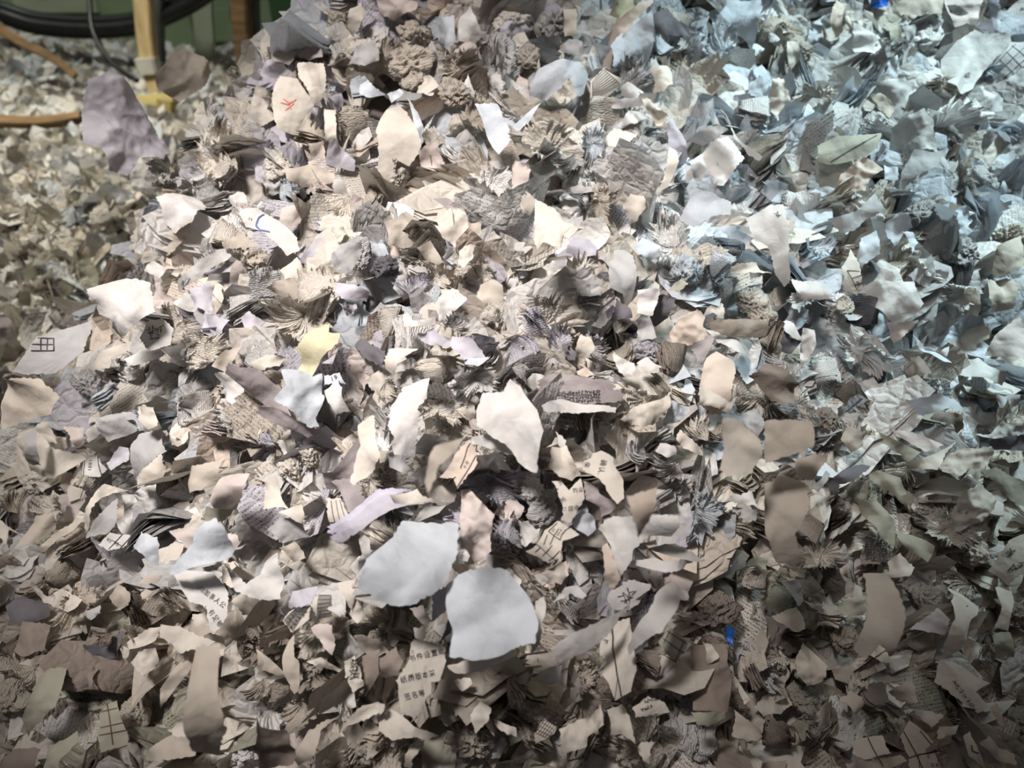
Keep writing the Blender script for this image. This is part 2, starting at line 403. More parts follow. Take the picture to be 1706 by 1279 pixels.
# ------------------------------------------------------------------ loose shreds: vectorised torn sheets
def stuff_points(n, u0, u1, v0, v1, seed, left_edge=None):
    """points on the heap seen through a part of the frame, thinned evenly over that part"""
    r = np.random.default_rng(seed)
    P = []
    U = r.uniform(u0, u1, n); Vv = r.uniform(v0, v1, n)
    R = FWD + RT * ((U - IW / 2) / FPX)[:, None] + UP * ((IH / 2 - Vv) / FPX)[:, None]
    t = np.full(n, T_STEPS[0]); done = np.zeros(n, bool); res = np.full(n, T_STEPS[-1])
    for k, s in enumerate(T_STEPS):
        Q = CAM + s * R[~done]
        f = Q[:, 2] - height(Q[:, 0], Q[:, 1])
        ids = np.where(~done)[0]
        h = f < 0
        res[ids[h]] = s
        done[ids[h]] = True
        if done.all(): break
    return (CAM + res[:, None] * R)[done], res[done]
def shreds(name, label, pts, size, seed, layers=1, na=14, tint_sets=None, lift=(-.030, -.003), face=0.6, spread=0.9, ink_p=0.10, gap=0.0011):
    """each point becomes a torn curled sheet (or a wad of LAYERS near-parallel sheets); returns one stuff object"""
    r = np.random.default_rng(seed)
    n = len(pts)
    nor = hnormal(pts[:, 0], pts[:, 1])
    view = CAM - pts
    view /= np.linalg.norm(view, axis=1, keepdims=True)
    nrm = nor * (1 - face) + view * face + r.normal(0, spread * 0.5, (n, 3))
    nrm /= np.linalg.norm(nrm, axis=1, keepdims=True)
    tmp = r.normal(0, 1, (n, 3))
    e1 = np.cross(nrm, tmp); e1 /= np.linalg.norm(e1, axis=1, keepdims=True)
    e2 = np.cross(nrm, e1)
    S = size * np.clip(np.exp(r.normal(0, .38, n)), .4, 1.55)
    asp = np.exp(r.normal(0, .38, n))
    cen = pts + nor * r.uniform(lift[0], lift[1], n)[:, None]
    curl = r.normal(0, .75, n); ca = r.uniform(0, 6.28, n)
    fold = r.normal(0, .35, n); fa = r.uniform(0, 6.28, n); fc = r.uniform(-.3, .3, n)
    ph = r.uniform(0, 6.28, (n, 6)); am = np.abs(r.normal(.06, .05, n))
    tint = tint_sets[r.integers(0, len(tint_sets), n)] * r.uniform(.66, 1.05, (n, 1))
    ink = (r.uniform(0, 1, n) < ink_p) * r.uniform(.5, .95, n)
    th = np.arange(na) * 2 * math.pi / na
    rings = np.array([0.38, 0.74, 1.0])
    allV, allC, allI, allS = [], [], [], []
    nv = 1 + na * 3
    for L in range(layers):
        # outline: an uneven polygon with ragged torn edges, different for every layer
        base = 1 + .30 * np.cos(2 * th[None] + ph[:, :1] + .3 * L) + .20 * np.cos(3 * th[None] + ph[:, 1:2]) + r.uniform(-.20, .16, (n, na))
        base = np.clip(base, .35, 1.6)
        x = np.concatenate([np.zeros((n, 1))] + [q * base * np.cos(th) for q in rings], 1) * np.sqrt(asp)[:, None]
        y = np.concatenate([np.zeros((n, 1))] + [q * base * np.sin(th) for q in rings], 1) / np.sqrt(asp)[:, None]
        q = x * np.cos(ca)[:, None] + y * np.sin(ca)[:, None]
        k = x * np.cos(fa)[:, None] + y * np.sin(fa)[:, None] - fc[:, None]
        z = curl[:, None] * (q * q - .35) * .5 + fold[:, None] * np.abs(k)
        z += am[:, None] * (np.sin(5.1 * x + ph[:, 2:3]) * np.sin(4.3 * y + ph[:, 3:4]) + .6 * np.sin(9 * x + ph[:, 4:5] + L * .6) * np.sin(8 * y + ph[:, 5:6]))
        z += r.normal(0, .02, z.shape)
        off = (L - layers / 2) * gap * r.uniform(.7, 1.5, (n, 1))
        if layers > 1:      # leaves part company towards the torn rim
            z += (L - layers / 2) * .035 * np.sin(2 * th[None].repeat(4, 0).ravel()[:nv] + ph[:, :1]) * np.clip(x * x + y * y, 0, 1.5)
        P = cen[:, None] + S[:, None, None] * (x[..., None] * e1[:, None] + y[..., None] * e2[:, None] + z[..., None] * nrm[:, None]) + off[..., None] * nrm[:, None]
        sh = r.normal(0, .10, (n, 2)) * S[:, None] if layers > 1 else np.zeros((n, 2))
        P = P + (sh[:, :1] * e1 + sh[:, 1:] * e2)[:, None]
        allV.append(P.reshape(-1, 3))
        tl = np.clip(tint * (r.uniform(.88, 1.06, (n, 1)) if layers > 1 else 1), 0, .86)
        allC.append(np.repeat(tl, nv, 0)); allI.append(np.repeat(ink, nv))
        s3 = np.stack([x * S[:, None] + ph[:, :1] * .1, y * S[:, None] + ph[:, 1:2] * .1, np.zeros_like(x)], -1)
        allS.append(s3.reshape(-1, 3))
    i = np.arange(na); j = (i + 1) % na
    tri = [np.stack([np.zeros(na, int), 1 + i, 1 + j], -1)]
    for a in (0, 1):
        A, B = 1 + a * na, 1 + (a + 1) * na
        tri += [np.stack([A + i, B + i, B + j], -1), np.stack([A + i, B + j, A + j], -1)]
    tri = np.concatenate(tri)
    F = (np.arange(n * layers)[:, None, None] * nv + tri[None]).reshape(-1, 3)
    me = mk_big(name, np.concatenate(allV), F, 3, M_STUFF, np.concatenate(allC), np.concatenate(allI), np.concatenate(allS))
    return tag(link(name, me), label, None, None, 'stuff')
WARM = np.array([PAL[c] for c in 'WWWWWCCCCLLBGTRP'])  # lilac and blue tints also stand in for cool shadows among the cream
COOL = np.array([PAL[c] for c in 'WWWWBBBBGGCC'])
DIM = np.array([PAL[c] for c in 'WCCCCTTTOOKRT'])  # tans, olives and brown put the dim zone's shade into the paper colour
def zone(p):
    u, v, _ = zip(*[project(q) for q in p]); return np.array(u), np.array(v)
# near heap
P0, D0 = stuff_points(7600, -60, 1766, -60, 1340, 3)
near = D0 < 0.95
P0, D0 = P0[near], D0[near]
# hollows between the sheets, a few fingers wide, where one looks deep into the heap
hol = np.array([noise.noise(Vector(p) * 38) + .6 * noise.noise(Vector(p) * 71 + Vector((9, 3, 1))) for p in P0])
P0 = P0[hol < .15]
U0, V0 = zone(P0)
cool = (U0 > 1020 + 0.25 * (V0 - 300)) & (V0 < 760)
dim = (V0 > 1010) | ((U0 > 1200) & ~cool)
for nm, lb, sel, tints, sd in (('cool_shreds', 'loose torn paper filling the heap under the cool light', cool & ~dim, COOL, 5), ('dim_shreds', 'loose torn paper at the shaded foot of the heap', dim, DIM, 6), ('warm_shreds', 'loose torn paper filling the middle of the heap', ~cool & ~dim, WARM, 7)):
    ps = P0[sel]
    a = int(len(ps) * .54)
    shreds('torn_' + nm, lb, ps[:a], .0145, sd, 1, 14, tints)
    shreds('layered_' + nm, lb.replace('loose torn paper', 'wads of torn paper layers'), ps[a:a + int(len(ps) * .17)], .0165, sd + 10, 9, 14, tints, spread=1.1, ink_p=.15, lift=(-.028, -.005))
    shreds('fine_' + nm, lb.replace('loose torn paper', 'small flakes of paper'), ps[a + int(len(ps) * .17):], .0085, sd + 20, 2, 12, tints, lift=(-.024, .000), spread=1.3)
# far ground and far heap on the left
P1, D1 = stuff_points(15000, -80, 470, -10, 640, 9)
far = D1 > 0.72
P1, D1 = P1[far], D1[far]
FARC = np.array([PAL[c] for c in 'WWWCCCGOTB'])
b = len(P1) // 2
shreds('far_shreds', 'carpet of torn paper covering the ground below the green wall', P1, .016, 31, 1, 8, FARC, lift=(-.004, .016), spread=1.1)

# the rest of the heap and ground around the view, thinly
ro = np.random.default_rng(91)
xy = np.concatenate([np.stack([ro.uniform(-1.1, .9, 6500), ro.uniform(.04, 1.15, 6500)], 1), np.stack([ro.uniform(-2.3, .1, 5500), ro.uniform(.8, 2.3, 5500)], 1)])
PO = np.concatenate([xy, height(xy[:, 0], xy[:, 1])[:, None]], 1)
UO, VO = zone(PO)
wO = (PO - CAM) @ FWD
inside = (UO > -40) & (UO < 1746) & (VO > -40) & (VO < 1319) & (wO > 0)
hidden = np.zeros(len(PO), bool)        # behind the crest
for q in np.where(inside)[0]:
    hidden[q] = wO[q] > hit(UO[q], VO[q])[1] + .09
PO = PO[~inside | hidden]
shreds('outlying_shreds', 'torn paper strewn over the flanks and back of the heap', PO, .015, 37, 1, 8, FARC, lift=(-.012, .004), face=.1)

# ------------------------------------------------------------------ wads: pleated, fanned, rosette and balled paper
def wad_pleats(seed, layers, W_=1.0, openness=.5):
    """one sheet folded to and fro: layers seen edge-on, ragged along both free sides"""
    r = np.random.default_rng(seed)
    na, nt = 6, 14
    V, F = [], []
    Ls = r.uniform(.75, 1.15, layers); offs = r.normal(0, .08, layers)
    t = np.linspace(-1, 1, nt)
    for i in range(layers):
        rag0 = -1 + r.uniform(-.16, .2); rag1 = 1 + r.uniform(-.2, .16)
        for a in range(na):
            s = a / (na - 1)
            if i % 2: s = 1 - s
            x = (s - .5) * 1.5 * Ls[i] + offs[i]
            for b in range(nt):
                yy = (rag0 + (rag1 - rag0) * b / (nt - 1)) * .62 * W_
                if b in (0, nt - 1): yy += r.normal(0, .05)
                z = (i / (layers - 1) - .5) * (.55 + openness * s * abs(yy)) + .03 * math.sin(5 * yy + i) + r.normal(0, .012)
                V.append((x, yy, z))
    V = np.array(V)
    bend = r.uniform(-.7, .7); tw = r.uniform(-.6, .6)
    V[:, 2] += bend * V[:, 1] ** 2 + .18 * np.sin(3.1 * V[:, 0] + seed) * np.cos(2.7 * V[:, 1])
    a = tw * V[:, 0]
    V = np.stack([V[:, 0], V[:, 1] * np.cos(a) - V[:, 2] * np.sin(a), V[:, 1] * np.sin(a) + V[:, 2] * np.cos(a)], -1)
    n = layers * na
    for i in range(n - 1):
        for b in range(nt - 1):
            F.append((i * nt + b, i * nt + b + 1, (i + 1) * nt + b + 1, (i + 1) * nt + b))
    return V, F
def wad_rosette(seed, pleats, arc=6.283, cup=.45):
    """a sheet gathered towards one point: uneven pleats that open to a torn rim"""
    r = np.random.default_rng(seed)
    nr, nt = 10, pleats * 4 + 1
    V, F = [], []
    amp = r.uniform(.2, 1.7, pleats + 1); ph = r.uniform(0, 6.28, 4); rag = np.clip(r.normal(.9, .16, nt), .5, 1.25)
    wid = np.cumsum(r.uniform(.4, 1.6, nt)); wid = (wid - wid[0]) / (wid[-1] - wid[0])
    cx, cy = r.uniform(-.3, .3, 2)
    for i in range(nr):
        q = .04 + .96 * i / (nr - 1)
        for k in range(nt):
            th = arc * wid[k] + .25 * math.sin(3 * q + ph[3]) + .14 * q * math.sin(5 * arc * wid[k] + ph[0])
            tri = abs(((k / 4) % 1) * 2 - 1) * 2 - 1
            rr = q * (1 - (1 - rag[k]) * q ** 3) * (1 + .28 * math.sin(2 * th + ph[1]))
            z = cup * q * q * (1 + .8 * math.sin(2 * th + ph[2])) + .13 * q * tri * amp[k // 4] + .13 * math.sin(7 * q + ph[0] + 3 * th) * q + r.normal(0, .022)
            V.append((rr * math.cos(th) + cx * (1 - q), rr * math.sin(th) + cy * (1 - q), z))
    for i in range(nr - 1):
        for k in range(nt - 1):
            F.append((i * nt + k, i * nt + k + 1, (i + 1) * nt + k + 1, (i + 1) * nt + k))
    return np.array(V), F
def wad_ball(seed):
    """balled paper: flat facets between sharp ridges, with a few open lips"""
    r = np.random.default_rng(seed)
    bm = bmesh.new()
    bmesh.ops.create_icosphere(bm, subdivisions=5, radius=1.0)
    V = np.array([v.co[:] for v in bm.verts]); F = [tuple(v.index for v in f.verts) for f in bm.faces]
    bm.free()
    def facets(n, lo, hi):
        d = r.normal(0, 1, (n, 3)); d /= np.linalg.norm(d, axis=1, keepdims=True)
        h = r.uniform(lo, hi, n)
        c = V @ d.T
        return np.where(c > .05, h / np.maximum(c, .05), 9).min(1)
    rad = np.minimum(facets(26, .55, 1.0), 1.3)
    off = Vector((seed * 3.7, seed * 1.3, 0))
    cr = np.array([abs(noise.noise(Vector(p) * 2.2 + off)) * .55 + abs(noise.noise(Vector(p) * 5.5 + off)) * .28 + noise.noise(Vector(p) * 14 + off) * .07 for p in V])
    V = V * (rad + .12 - cr * .9)[:, None] * np.array([1.05, .9, .85])
    return V, F
PROTO = {}
def proto(kind, k, maker):
    V, F = maker
    me = mk_mesh('paper_wad', V, F, [M_WAD])
    PROTO.setdefault(kind, []).append(me)
for s in range(9): proto('stack', s, wad_pleats(s + 1, 9 + s % 5, 1.0, .3 + .15 * (s % 4)))
for s in range(6): proto('rosette', s, wad_rosette(s + 20, 16 + 3 * s))
for s in range(6): proto('fan', s, wad_rosette(s + 40, 9 + 2 * s, 1.6 + .25 * s, .25))
for s in range(6): proto('ball', s, wad_ball(s + 60))
WORD = {'stack': 'wad of torn paper layers', 'rosette': 'frilly crumpled paper wad', 'fan': 'fan-shaped pleated paper wad', 'ball': 'crumpled paper ball'}
# hand-placed wads: photograph point, size in photograph pixels, kind, colour
WADS = '''
820 320 44 rosette W;822 806 62 rosette L;1270 255 60 stack C;1255 180 50 stack W;560 150 30 fan B;600 150 26 stack B;760 160 46 ball T;790 215 34 rosette T;900 255 60 rosette C;905 270 50 stack W
955 275 36 fan G;985 255 34 rosette B;1090 130 40 stack W;1120 420 50 rosette W;1140 450 44 ball B;900 510 56 stack C;895 545 50 stack L;960 470 44 rosette C;975 500 40 stack G;1000 360 42 rosette T
1350 430 34 rosette B;1330 500 30 rosette W;1390 210 48 ball T;1360 180 40 rosette C;1330 90 44 ball T;1310 60 40 stack C;1150 60 50 fan W;1100 90 40 stack B;1200 90 44 rosette B;1540 40 40 stack G
1245 500 40 ball C;1205 485 36 stack G;1480 630 50 stack B;1430 590 50 rosette W;1590 490 32 rosette W;1640 130 36 stack B;1660 300 60 ball G;1680 400 60 ball T;1600 420 50 ball G;1530 360 44 ball G
1440 520 50 stack D;1400 510 30 ball T;700 560 60 stack W;660 540 44 stack C;520 500 80 stack C;500 540 56 rosette C;450 480 50 stack G;430 440 50 ball T;600 430 40 ball G;640 450 40 ball D
690 430 40 fan C;780 450 30 rosette C;810 460 30 rosette C;830 530 50 ball C;620 340 40 stack T;580 350 44 fan C;660 300 50 ball C;540 300 44 stack R;470 330 44 fan B;750 275 50 stack W
560 40 40 ball T;610 90 50 ball C;690 60 50 ball T;680 110 60 ball T;590 210 50 stack T;650 100 40 fan T;720 240 34 stack C;760 120 40 rosette T;840 90 60 ball G;850 40 40 ball C
930 40 50 ball G;900 90 50 stack G;880 100 40 ball T;1040 270 50 ball L;1060 220 46 stack R;1010 310 46 stack W;1080 330 40 rosette W;960 330 44 fan B;1190 440 40 stack B;1210 410 50 stack B
330 590 44 stack W;310 560 44 rosette C;360 590 50 rosette C;420 450 40 fan C;380 400 46 stack C;300 470 40 stack C;260 700 50 stack B;230 650 50 fan W;330 680 50 stack W;370 720 40 stack R
400 700 40 fan W;180 660 44 stack B;150 640 40 ball G;440 600 40 stack W;480 640 40 fan C;210 620 36 stack W;470 730 40 fan L;490 740 44 stack C;520 760 40 ball C;490 780 44 ball C
560 850 50 rosette W;540 880 40 stack C;530 920 50 stack W;560 900 44 fan B;640 800 50 rosette C;650 780 44 stack T;590 760 40 ball C;700 740 36 ball W;760 660 50 ball W;740 690 40 rosette C
640 650 40 fan C;560 690 40 stack G;770 870 34 rosette L;830 900 40 ball G;850 890 40 stack L;890 820 40 ball W;905 840 44 ball G;880 770 34 ball D;970 700 46 stack T;1000 720 40 ball W
940 660 60 stack C;990 650 56 stack W;1060 680 44 rosette C;1110 780 50 fan W;1130 810 46 ball W;1060 760 44 stack G;1150 860 50 rosette B;1180 880 60 fan T;1190 900 50 stack G;1215 920 50 fan T
1150 740 44 fan C;1180 720 40 stack T;1030 600 50 stack T;1080 590 44 ball L;1120 600 50 stack K;1100 650 44 stack C;970 590 40 fan G;930 580 40 rosette L;870 590 50 stack L;800 580 40 stack L
790 640 40 rosette W;850 610 40 fan W;720 620 40 stack C;760 560 40 fan W;690 500 44 fan L;740 480 40 rosette C;1270 530 44 ball T;1290 560 40 stack T;1370 620 40 stack W;1420 660 44 stack K
1540 690 50 stack O;1580 780 40 stack T;1370 700 44 ball K;1400 740 44 fan T;1560 880 56 rosette C;1530 850 46 ball C;1500 790 44 stack T;1590 900 56 fan T;1620 920 50 ball T;1640 880 44 stack O
1430 820 44 stack O;1390 860 50 stack K;1340 880 40 stack K;1350 930 44 rosette T;1480 960 44 stack T;1600 960 44 fan T;1540 1000 44 ball K;1340 980 44 fan T;1290 1000 40 stack O;1320 1060 44 stack K
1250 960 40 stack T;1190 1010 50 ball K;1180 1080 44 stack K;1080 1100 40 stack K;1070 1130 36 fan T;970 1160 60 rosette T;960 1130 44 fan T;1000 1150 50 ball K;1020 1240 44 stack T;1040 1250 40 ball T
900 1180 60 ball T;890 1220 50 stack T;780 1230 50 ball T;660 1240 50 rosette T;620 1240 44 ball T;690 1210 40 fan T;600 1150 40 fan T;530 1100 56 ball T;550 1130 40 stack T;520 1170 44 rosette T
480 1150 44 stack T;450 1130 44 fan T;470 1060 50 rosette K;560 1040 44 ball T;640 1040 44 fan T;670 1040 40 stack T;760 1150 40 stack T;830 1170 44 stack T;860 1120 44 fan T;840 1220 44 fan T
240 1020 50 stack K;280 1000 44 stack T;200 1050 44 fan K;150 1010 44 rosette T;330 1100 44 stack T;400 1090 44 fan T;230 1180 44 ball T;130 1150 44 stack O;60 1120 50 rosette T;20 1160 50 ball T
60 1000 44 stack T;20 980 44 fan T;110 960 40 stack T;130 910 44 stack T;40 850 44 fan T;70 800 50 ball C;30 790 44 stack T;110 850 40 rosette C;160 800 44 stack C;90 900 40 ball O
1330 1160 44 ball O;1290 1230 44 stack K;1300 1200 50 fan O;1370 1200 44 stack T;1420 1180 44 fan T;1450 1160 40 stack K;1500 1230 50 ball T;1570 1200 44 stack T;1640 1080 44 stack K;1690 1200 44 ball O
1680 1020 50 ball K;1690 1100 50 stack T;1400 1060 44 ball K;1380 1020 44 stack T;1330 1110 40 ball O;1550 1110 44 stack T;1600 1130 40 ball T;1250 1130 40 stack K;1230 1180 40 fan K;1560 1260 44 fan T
480 100 40 fan C;460 180 44 fan C;500 130 40 stack C;520 230 44 stack T;400 220 50 fan C;370 160 40 fan C;350 200 44 fan W;330 240 44 stack W;300 280 44 fan W;380 280 44 stack C
430 260 40 stack L;350 320 40 stack W;290 330 40 fan W;460 280 44 ball C;390 130 36 fan C;360 250 40 ball L'''
wad_items = []
HIDDEN = {(1505, 1055), (624, 1255), (1107, 1025), (1190, 900), (760, 1150), (833, 1208), (799, 631), (1062, 415), (663, 909), (1689, 437), (1181, 921), (1001, 837), (477, 222), (900, 510), (1390, 210), (400, 220), (853, 664)}      # would lie wholly under other paper
jit = np.random.default_rng(77)
wr = np.random.default_rng(5)
for q in range(200):       # more of the same between the ones placed by hand
    WADS += ';%d %d %d %s %s' % (wr.uniform(330, 1700), wr.uniform(20, 1270), wr.uniform(40, 70), wr.choice(['stack', 'stack', 'stack', 'fan', 'rosette', 'ball', 'ball', 'ball']), wr.choice(list('WWCCTG')))
N_PLACED = 256
for wi, tok in enumerate(WADS.replace('\n', ';').split(';')):
    if not tok.strip(): continue
    u, v, s, kind, c = tok.split()
    u, v, s = float(u), float(v), float(s)
    p, t = hit(u, v)
    if t > 1.2 or (round(u), round(v)) in HIDDEN: continue
    if wi >= N_PLACED and noise.noise(Vector(p) * 38) + .6 * noise.noise(Vector(p) * 71 + Vector((9, 3, 1))) > .12: continue
    nor = hnormal(p[0], p[1]); view = unit(CAM - p)
    n = unit(.45 * nor + .55 * view + jit.normal(0, .33, 3))
    if kind == 'stack': n = unit(np.cross(n, unit(jit.normal(0, 1, 3))) + .5 * n)
    e1 = unit(np.cross(n, jit.normal(0, 1, 3))); e2 = np.cross(n, e1)
    size = (1.3 if wi >= N_PLACED else 1.15) * s / FPX * t * (.62 if kind == 'stack' else .58 if kind == 'ball' else .66)
    o = bpy.data.objects.new('paper_wad' if kind != 'ball' else 'paper_ball', PROTO[kind][int(jit.integers(len(PROTO[kind])))])
    COL.objects.link(o)
    sc = size * jit.uniform(.85, 1.12, 3)
    R = Matrix((tuple(e1 * sc[0]) + (0,), tuple(e2 * sc[1]) + (0,), tuple(n * sc[2]) + (0,), (0, 0, 0, 1))).transposed()
    loc = p + nor * (.006 if wi < N_PLACED else -.004) + view * (.004 if kind != 'fan' else .006) - (nor * size * .35 if kind in ('ball', 'stack') else 0)
    R.translation = Vector(loc)
    o.matrix_world = R
    col = np.array(PAL[c]) * jit.uniform(.78, 1.05)
    o.color = tuple(np.clip(col, 0, .88)) + (1,)
    wad_items.append((o, u, v, COLWORD[c] + ' ' + WORD[kind], 'paper ball' if kind == 'ball' else 'paper wad', 'crumpled paper balls in the heap' if kind == 'ball' else 'pleated paper wads in the heap'))

# ------------------------------------------------------------------ the torn sheets one can pick out
X0 = [0, 430, 860, 1280]; Y0 = [0, 320, 640, 960]
def pix(crop, x, y):
    c, r = int(crop[0]), int(crop[1])
    k = (.2502 if c == 3 else .252) if r < 3 else (.2497 if c == 3 else .252)
    return X0[c] + x * k, Y0[r] + y * k
class Sheet:
    """a torn sheet: a flat outline with its own place, size and tilt, then bent, creased and crumpled"""
    def __init__(s, crop, pts, lift, tilt, curl, cang, crumple, folds, seed):
        s.crop = crop
        r = s.r = random.Random(seed)
        px = [pix(crop, x, y) for x, y in pts]
        s.px = px
        cu, cv = sum(p[0] for p in px) / len(px), sum(p[1] for p in px) / len(px)
        s.cu, s.cv = cu, cv
        p, t = hit(min(max(cu, 3), 1703), min(max(cv, 3), 1276))
        if lift > .05: t = min(t, .75)
        if crop in ('00',) and lift > .05: t = min(t, .80)
        t -= lift
        rr = ray(cu, cv)
        s.o = CAM + t * rr
        nor = hnormal(p[0], p[1]); view = unit(-rr)
        n = unit(.35 * nor + .65 * view)
        up = unit(UP - (UP @ n) * n); rt = np.cross(up, n)
        a, b = math.radians(tilt[0]), math.radians(tilt[1])
        n = unit(n + math.tan(a) * up + math.tan(b) * rt)
        if n @ view < .5: n = unit(n + (.55 - n @ view) * 1.3 * view)
        s.n = n
        s.e1 = unit(np.cross(UP, n)); s.e2 = np.cross(n, s.e1)
        s.poly = [s.local(*q) for q in px]
        s.L = max(math.hypot(q[0], q[1]) for q in s.poly)
        s.curl, s.ca, s.crumple = curl, math.radians(cang), crumple
        s.folds = [(r.uniform(0, 3.14), r.uniform(-.35, .35) * s.L, r.uniform(.25, .6) * r.choice((-1, 1))) for _ in range(folds)]
        s.off = Vector((r.uniform(0, 90), r.uniform(0, 90), r.uniform(0, 90)))
        s.wave = r.uniform(.05, .11)
        s.cr = r.uniform(.004, .016)
        # small sharp creases where the sheet was crushed
        s.creases = [(r.uniform(0, 3.14), r.uniform(-.6, .6) * s.L, r.uniform(.08, .26) * r.choice((-1, 1)), r.uniform(-.7, .7) * s.L, r.uniform(.25, .8) * s.L) for _ in range(7)]
    def local(s, u, v):
        rr = ray(u, v)
        t = ((s.o - CAM) @ s.n) / (rr @ s.n)
        d = CAM + t * rr - s.o
        return d @ s.e1, d @ s.e2
    def w(s, x, y):
        L = s.L
        q = (x * math.cos(s.ca) + y * math.sin(s.ca)) / L
        z = -s.curl * L * (q * q - .25) * 1.15
        for a, c, f in s.folds:
            z -= f * abs(x * math.cos(a) + y * math.sin(a) - c) * .55
        for a, c, f, m, k in s.creases:
            d = x * math.cos(a) + y * math.sin(a) - c
            t = (-x * math.sin(a) + y * math.cos(a) - m) / k
            z -= f * abs(d) * max(0.0, 1 - t * t)
        v = Vector((x / L, y / L, 0))
        z += L * s.wave * noise.noise(v * 1.7 + s.off)
        if s.crumple:
            z += L * s.crumple * (1 - 2.2 * abs(noise.noise(v * 2.3 + s.off * 2))) + L * s.crumple * .45 * (1 - 2 * abs(noise.noise(v * 5.1 + s.off)))
        z += L * .012 * noise.noise(v * 8 + s.off) + L * s.cr * (1 - 2.5 * abs(noise.noise(v * 2.9 + s.off * 3)))
        return z
    def world(s, x, y, dz=0.0):
        return s.o + x * s.e1 + y * s.e2 + (s.w(x, y) + dz) * s.n
    def ragged(s, poly, rough=.055):
        r = s.r; out = []
        step = max(.0011, s.L / 26)
        for i, a in enumerate(poly):
            b = poly[(i + 1) % len(poly)]
            d = math.hypot(b[0] - a[0], b[1] - a[1])
            k = max(1, min(14, int(d / step)))
            nx, ny = -(b[1] - a[1]) / (d + 1e-9), (b[0] - a[0]) / (d + 1e-9)
            bow = r.uniform(-.06, .06) * d
            torn = r.random() < .6
            for j in range(k):
                t = j / k
                e = bow * 4 * t * (1 - t) + (r.uniform(-1, 1) * (step * (.42 if torn else .1)) if j else 0)
                out.append((a[0] + (b[0] - a[0]) * t + nx * e, a[1] + (b[1] - a[1]) * t + ny * e))
        return out
    def build(s, name, mat=None, shift=(0, 0, 0), spin=0.0, scale=1.0, fine=8.0):
        r = s.r
        ca, sa = math.cos(spin), math.sin(spin)
        poly = [((x * ca - y * sa) * scale + shift[0], (x * sa + y * ca) * scale + shift[1]) for x, y in s.poly]
        rim = s.ragged(poly)
        A = np.array(rim)
        step = max(s.L / fine, .0012)
        xs = np.arange(A[:, 0].min(), A[:, 0].max(), step); ys = np.arange(A[:, 1].min(), A[:, 1].max(), step)
        ins = []
        for i, x in enumerate(xs):
            for y in ys:
                px_, py_ = x + r.uniform(-.3, .3) * step, y + (step / 2 if i % 2 else 0) + r.uniform(-.3, .3) * step
                x1, y1 = A[:, 0], A[:, 1]; x2, y2 = np.roll(x1, -1), np.roll(y1, -1)
                cr = ((y1 > py_) != (y2 > py_)) & (px_ < (x2 - x1) * (py_ - y1) / (y2 - y1 + 1e-15) + x1)
                if cr.sum() % 2 and ((x1 - px_) ** 2 + (y1 - py_) ** 2).min() > (.42 * step) ** 2:
                    ins.append((px_, py_))
        n = len(rim)
        vs, es, fs, *_ = delaunay_2d_cdt([Vector(p) for p in rim + ins], [], [list(range(n))], 1, 1e-7)
        P = [s.world(v.x, v.y, shift[2]) for v in vs]
        m = len(P)
        th = .00022
        B = [p - s.n * th for p in P]
        F = [tuple(f) for f in fs]
        cnt = {}
        for f in F:
            for i in range(len(f)):
                e = (f[i], f[(i + 1) % len(f)])
                cnt[e] = 1
        bd = [e for e in cnt if (e[1], e[0]) not in cnt]
        F2 = F + [tuple(m + i for i in reversed(f)) for f in F] + [(b_, a_, m + a_, m + b_) for a_, b_ in bd]
        me = mk_mesh(name, [p - s.o for p in P + B], F2, [mat or M_SHEET])
        # sharp rim so the faces shade as paper
        ed = {tuple(sorted(e)) for e in bd} | {tuple(sorted((m + a_, m + b_))) for a_, b_ in bd}
        sh = [tuple(sorted(e.vertices)) in ed for e in me.edges]
        at = me.attributes.new('sharp_edge', 'BOOLEAN', 'EDGE'); at.data.foreach_set('value', sh)
        return me
    # flat print on the bent sheet
    def line(s, a, b, width, seg=10):
        """a printed line between two photograph points (crop units), as a thin strip on the sheet"""
        (x0, y0), (x1, y1) = s.local(*pix(s.crop, *a)), s.local(*pix(s.crop, *b))
        d = math.hypot(x1 - x0, y1 - y0) + 1e-9
        nx, ny = -(y1 - y0) / d * width / 2, (x1 - x0) / d * width / 2
        V, F = [], []
        for i in range(seg + 1):
            t = i / seg
            x, y = x0 + (x1 - x0) * t, y0 + (y1 - y0) * t
            V += [s.world(x + nx, y + ny, .00035) - s.o, s.world(x - nx, y - ny, .00035) - s.o]
        for i in range(seg):
            F.append((2 * i, 2 * i + 1, 2 * i + 3, 2 * i + 2))
        return V, F
    def text(s, string, at, size, ang):
        """characters laid on the sheet from a photograph point; size in photograph pixels"""
        V0, F0 = glyphs(string)
        u, v = pix(s.crop, *at)
        x0, y0 = s.local(u, v)
        x1, y1 = s.local(u + 10 * math.cos(ang), v - 10 * math.sin(ang))
        dx, dy = x1 - x0, y1 - y0
        k = math.hypot(dx, dy) / 10 * size
        ca, sa = dx / math.hypot(dx, dy), dy / math.hypot(dx, dy)
        V = [s.world(x0 + k * (x * ca - y * sa), y0 + k * (x * sa + y * ca), .00035) - s.o for x, y in V0]
        return V, F0
GLYPH = {}
def glyphs(string):
    if string not in GLYPH:
        cu = bpy.data.curves.new('printed_text', 'FONT'); cu.body = string; cu.size = 1.0
        cu.resolution_u = 2; cu.space_character = 1.2
        o = bpy.data.objects.new('printed_text', cu); COL.objects.link(o)
        dg = bpy.context.evaluated_depsgraph_get()
        me = bpy.data.meshes.new_from_object(o.evaluated_get(dg))
        GLYPH[string] = ([(v.co.x, v.co.y) for v in me.vertices], [tuple(p.vertices) for p in me.polygons])
        bpy.data.objects.remove(o); bpy.data.curves.remove(cu); bpy.data.meshes.remove(me)
    return GLYPH[string]
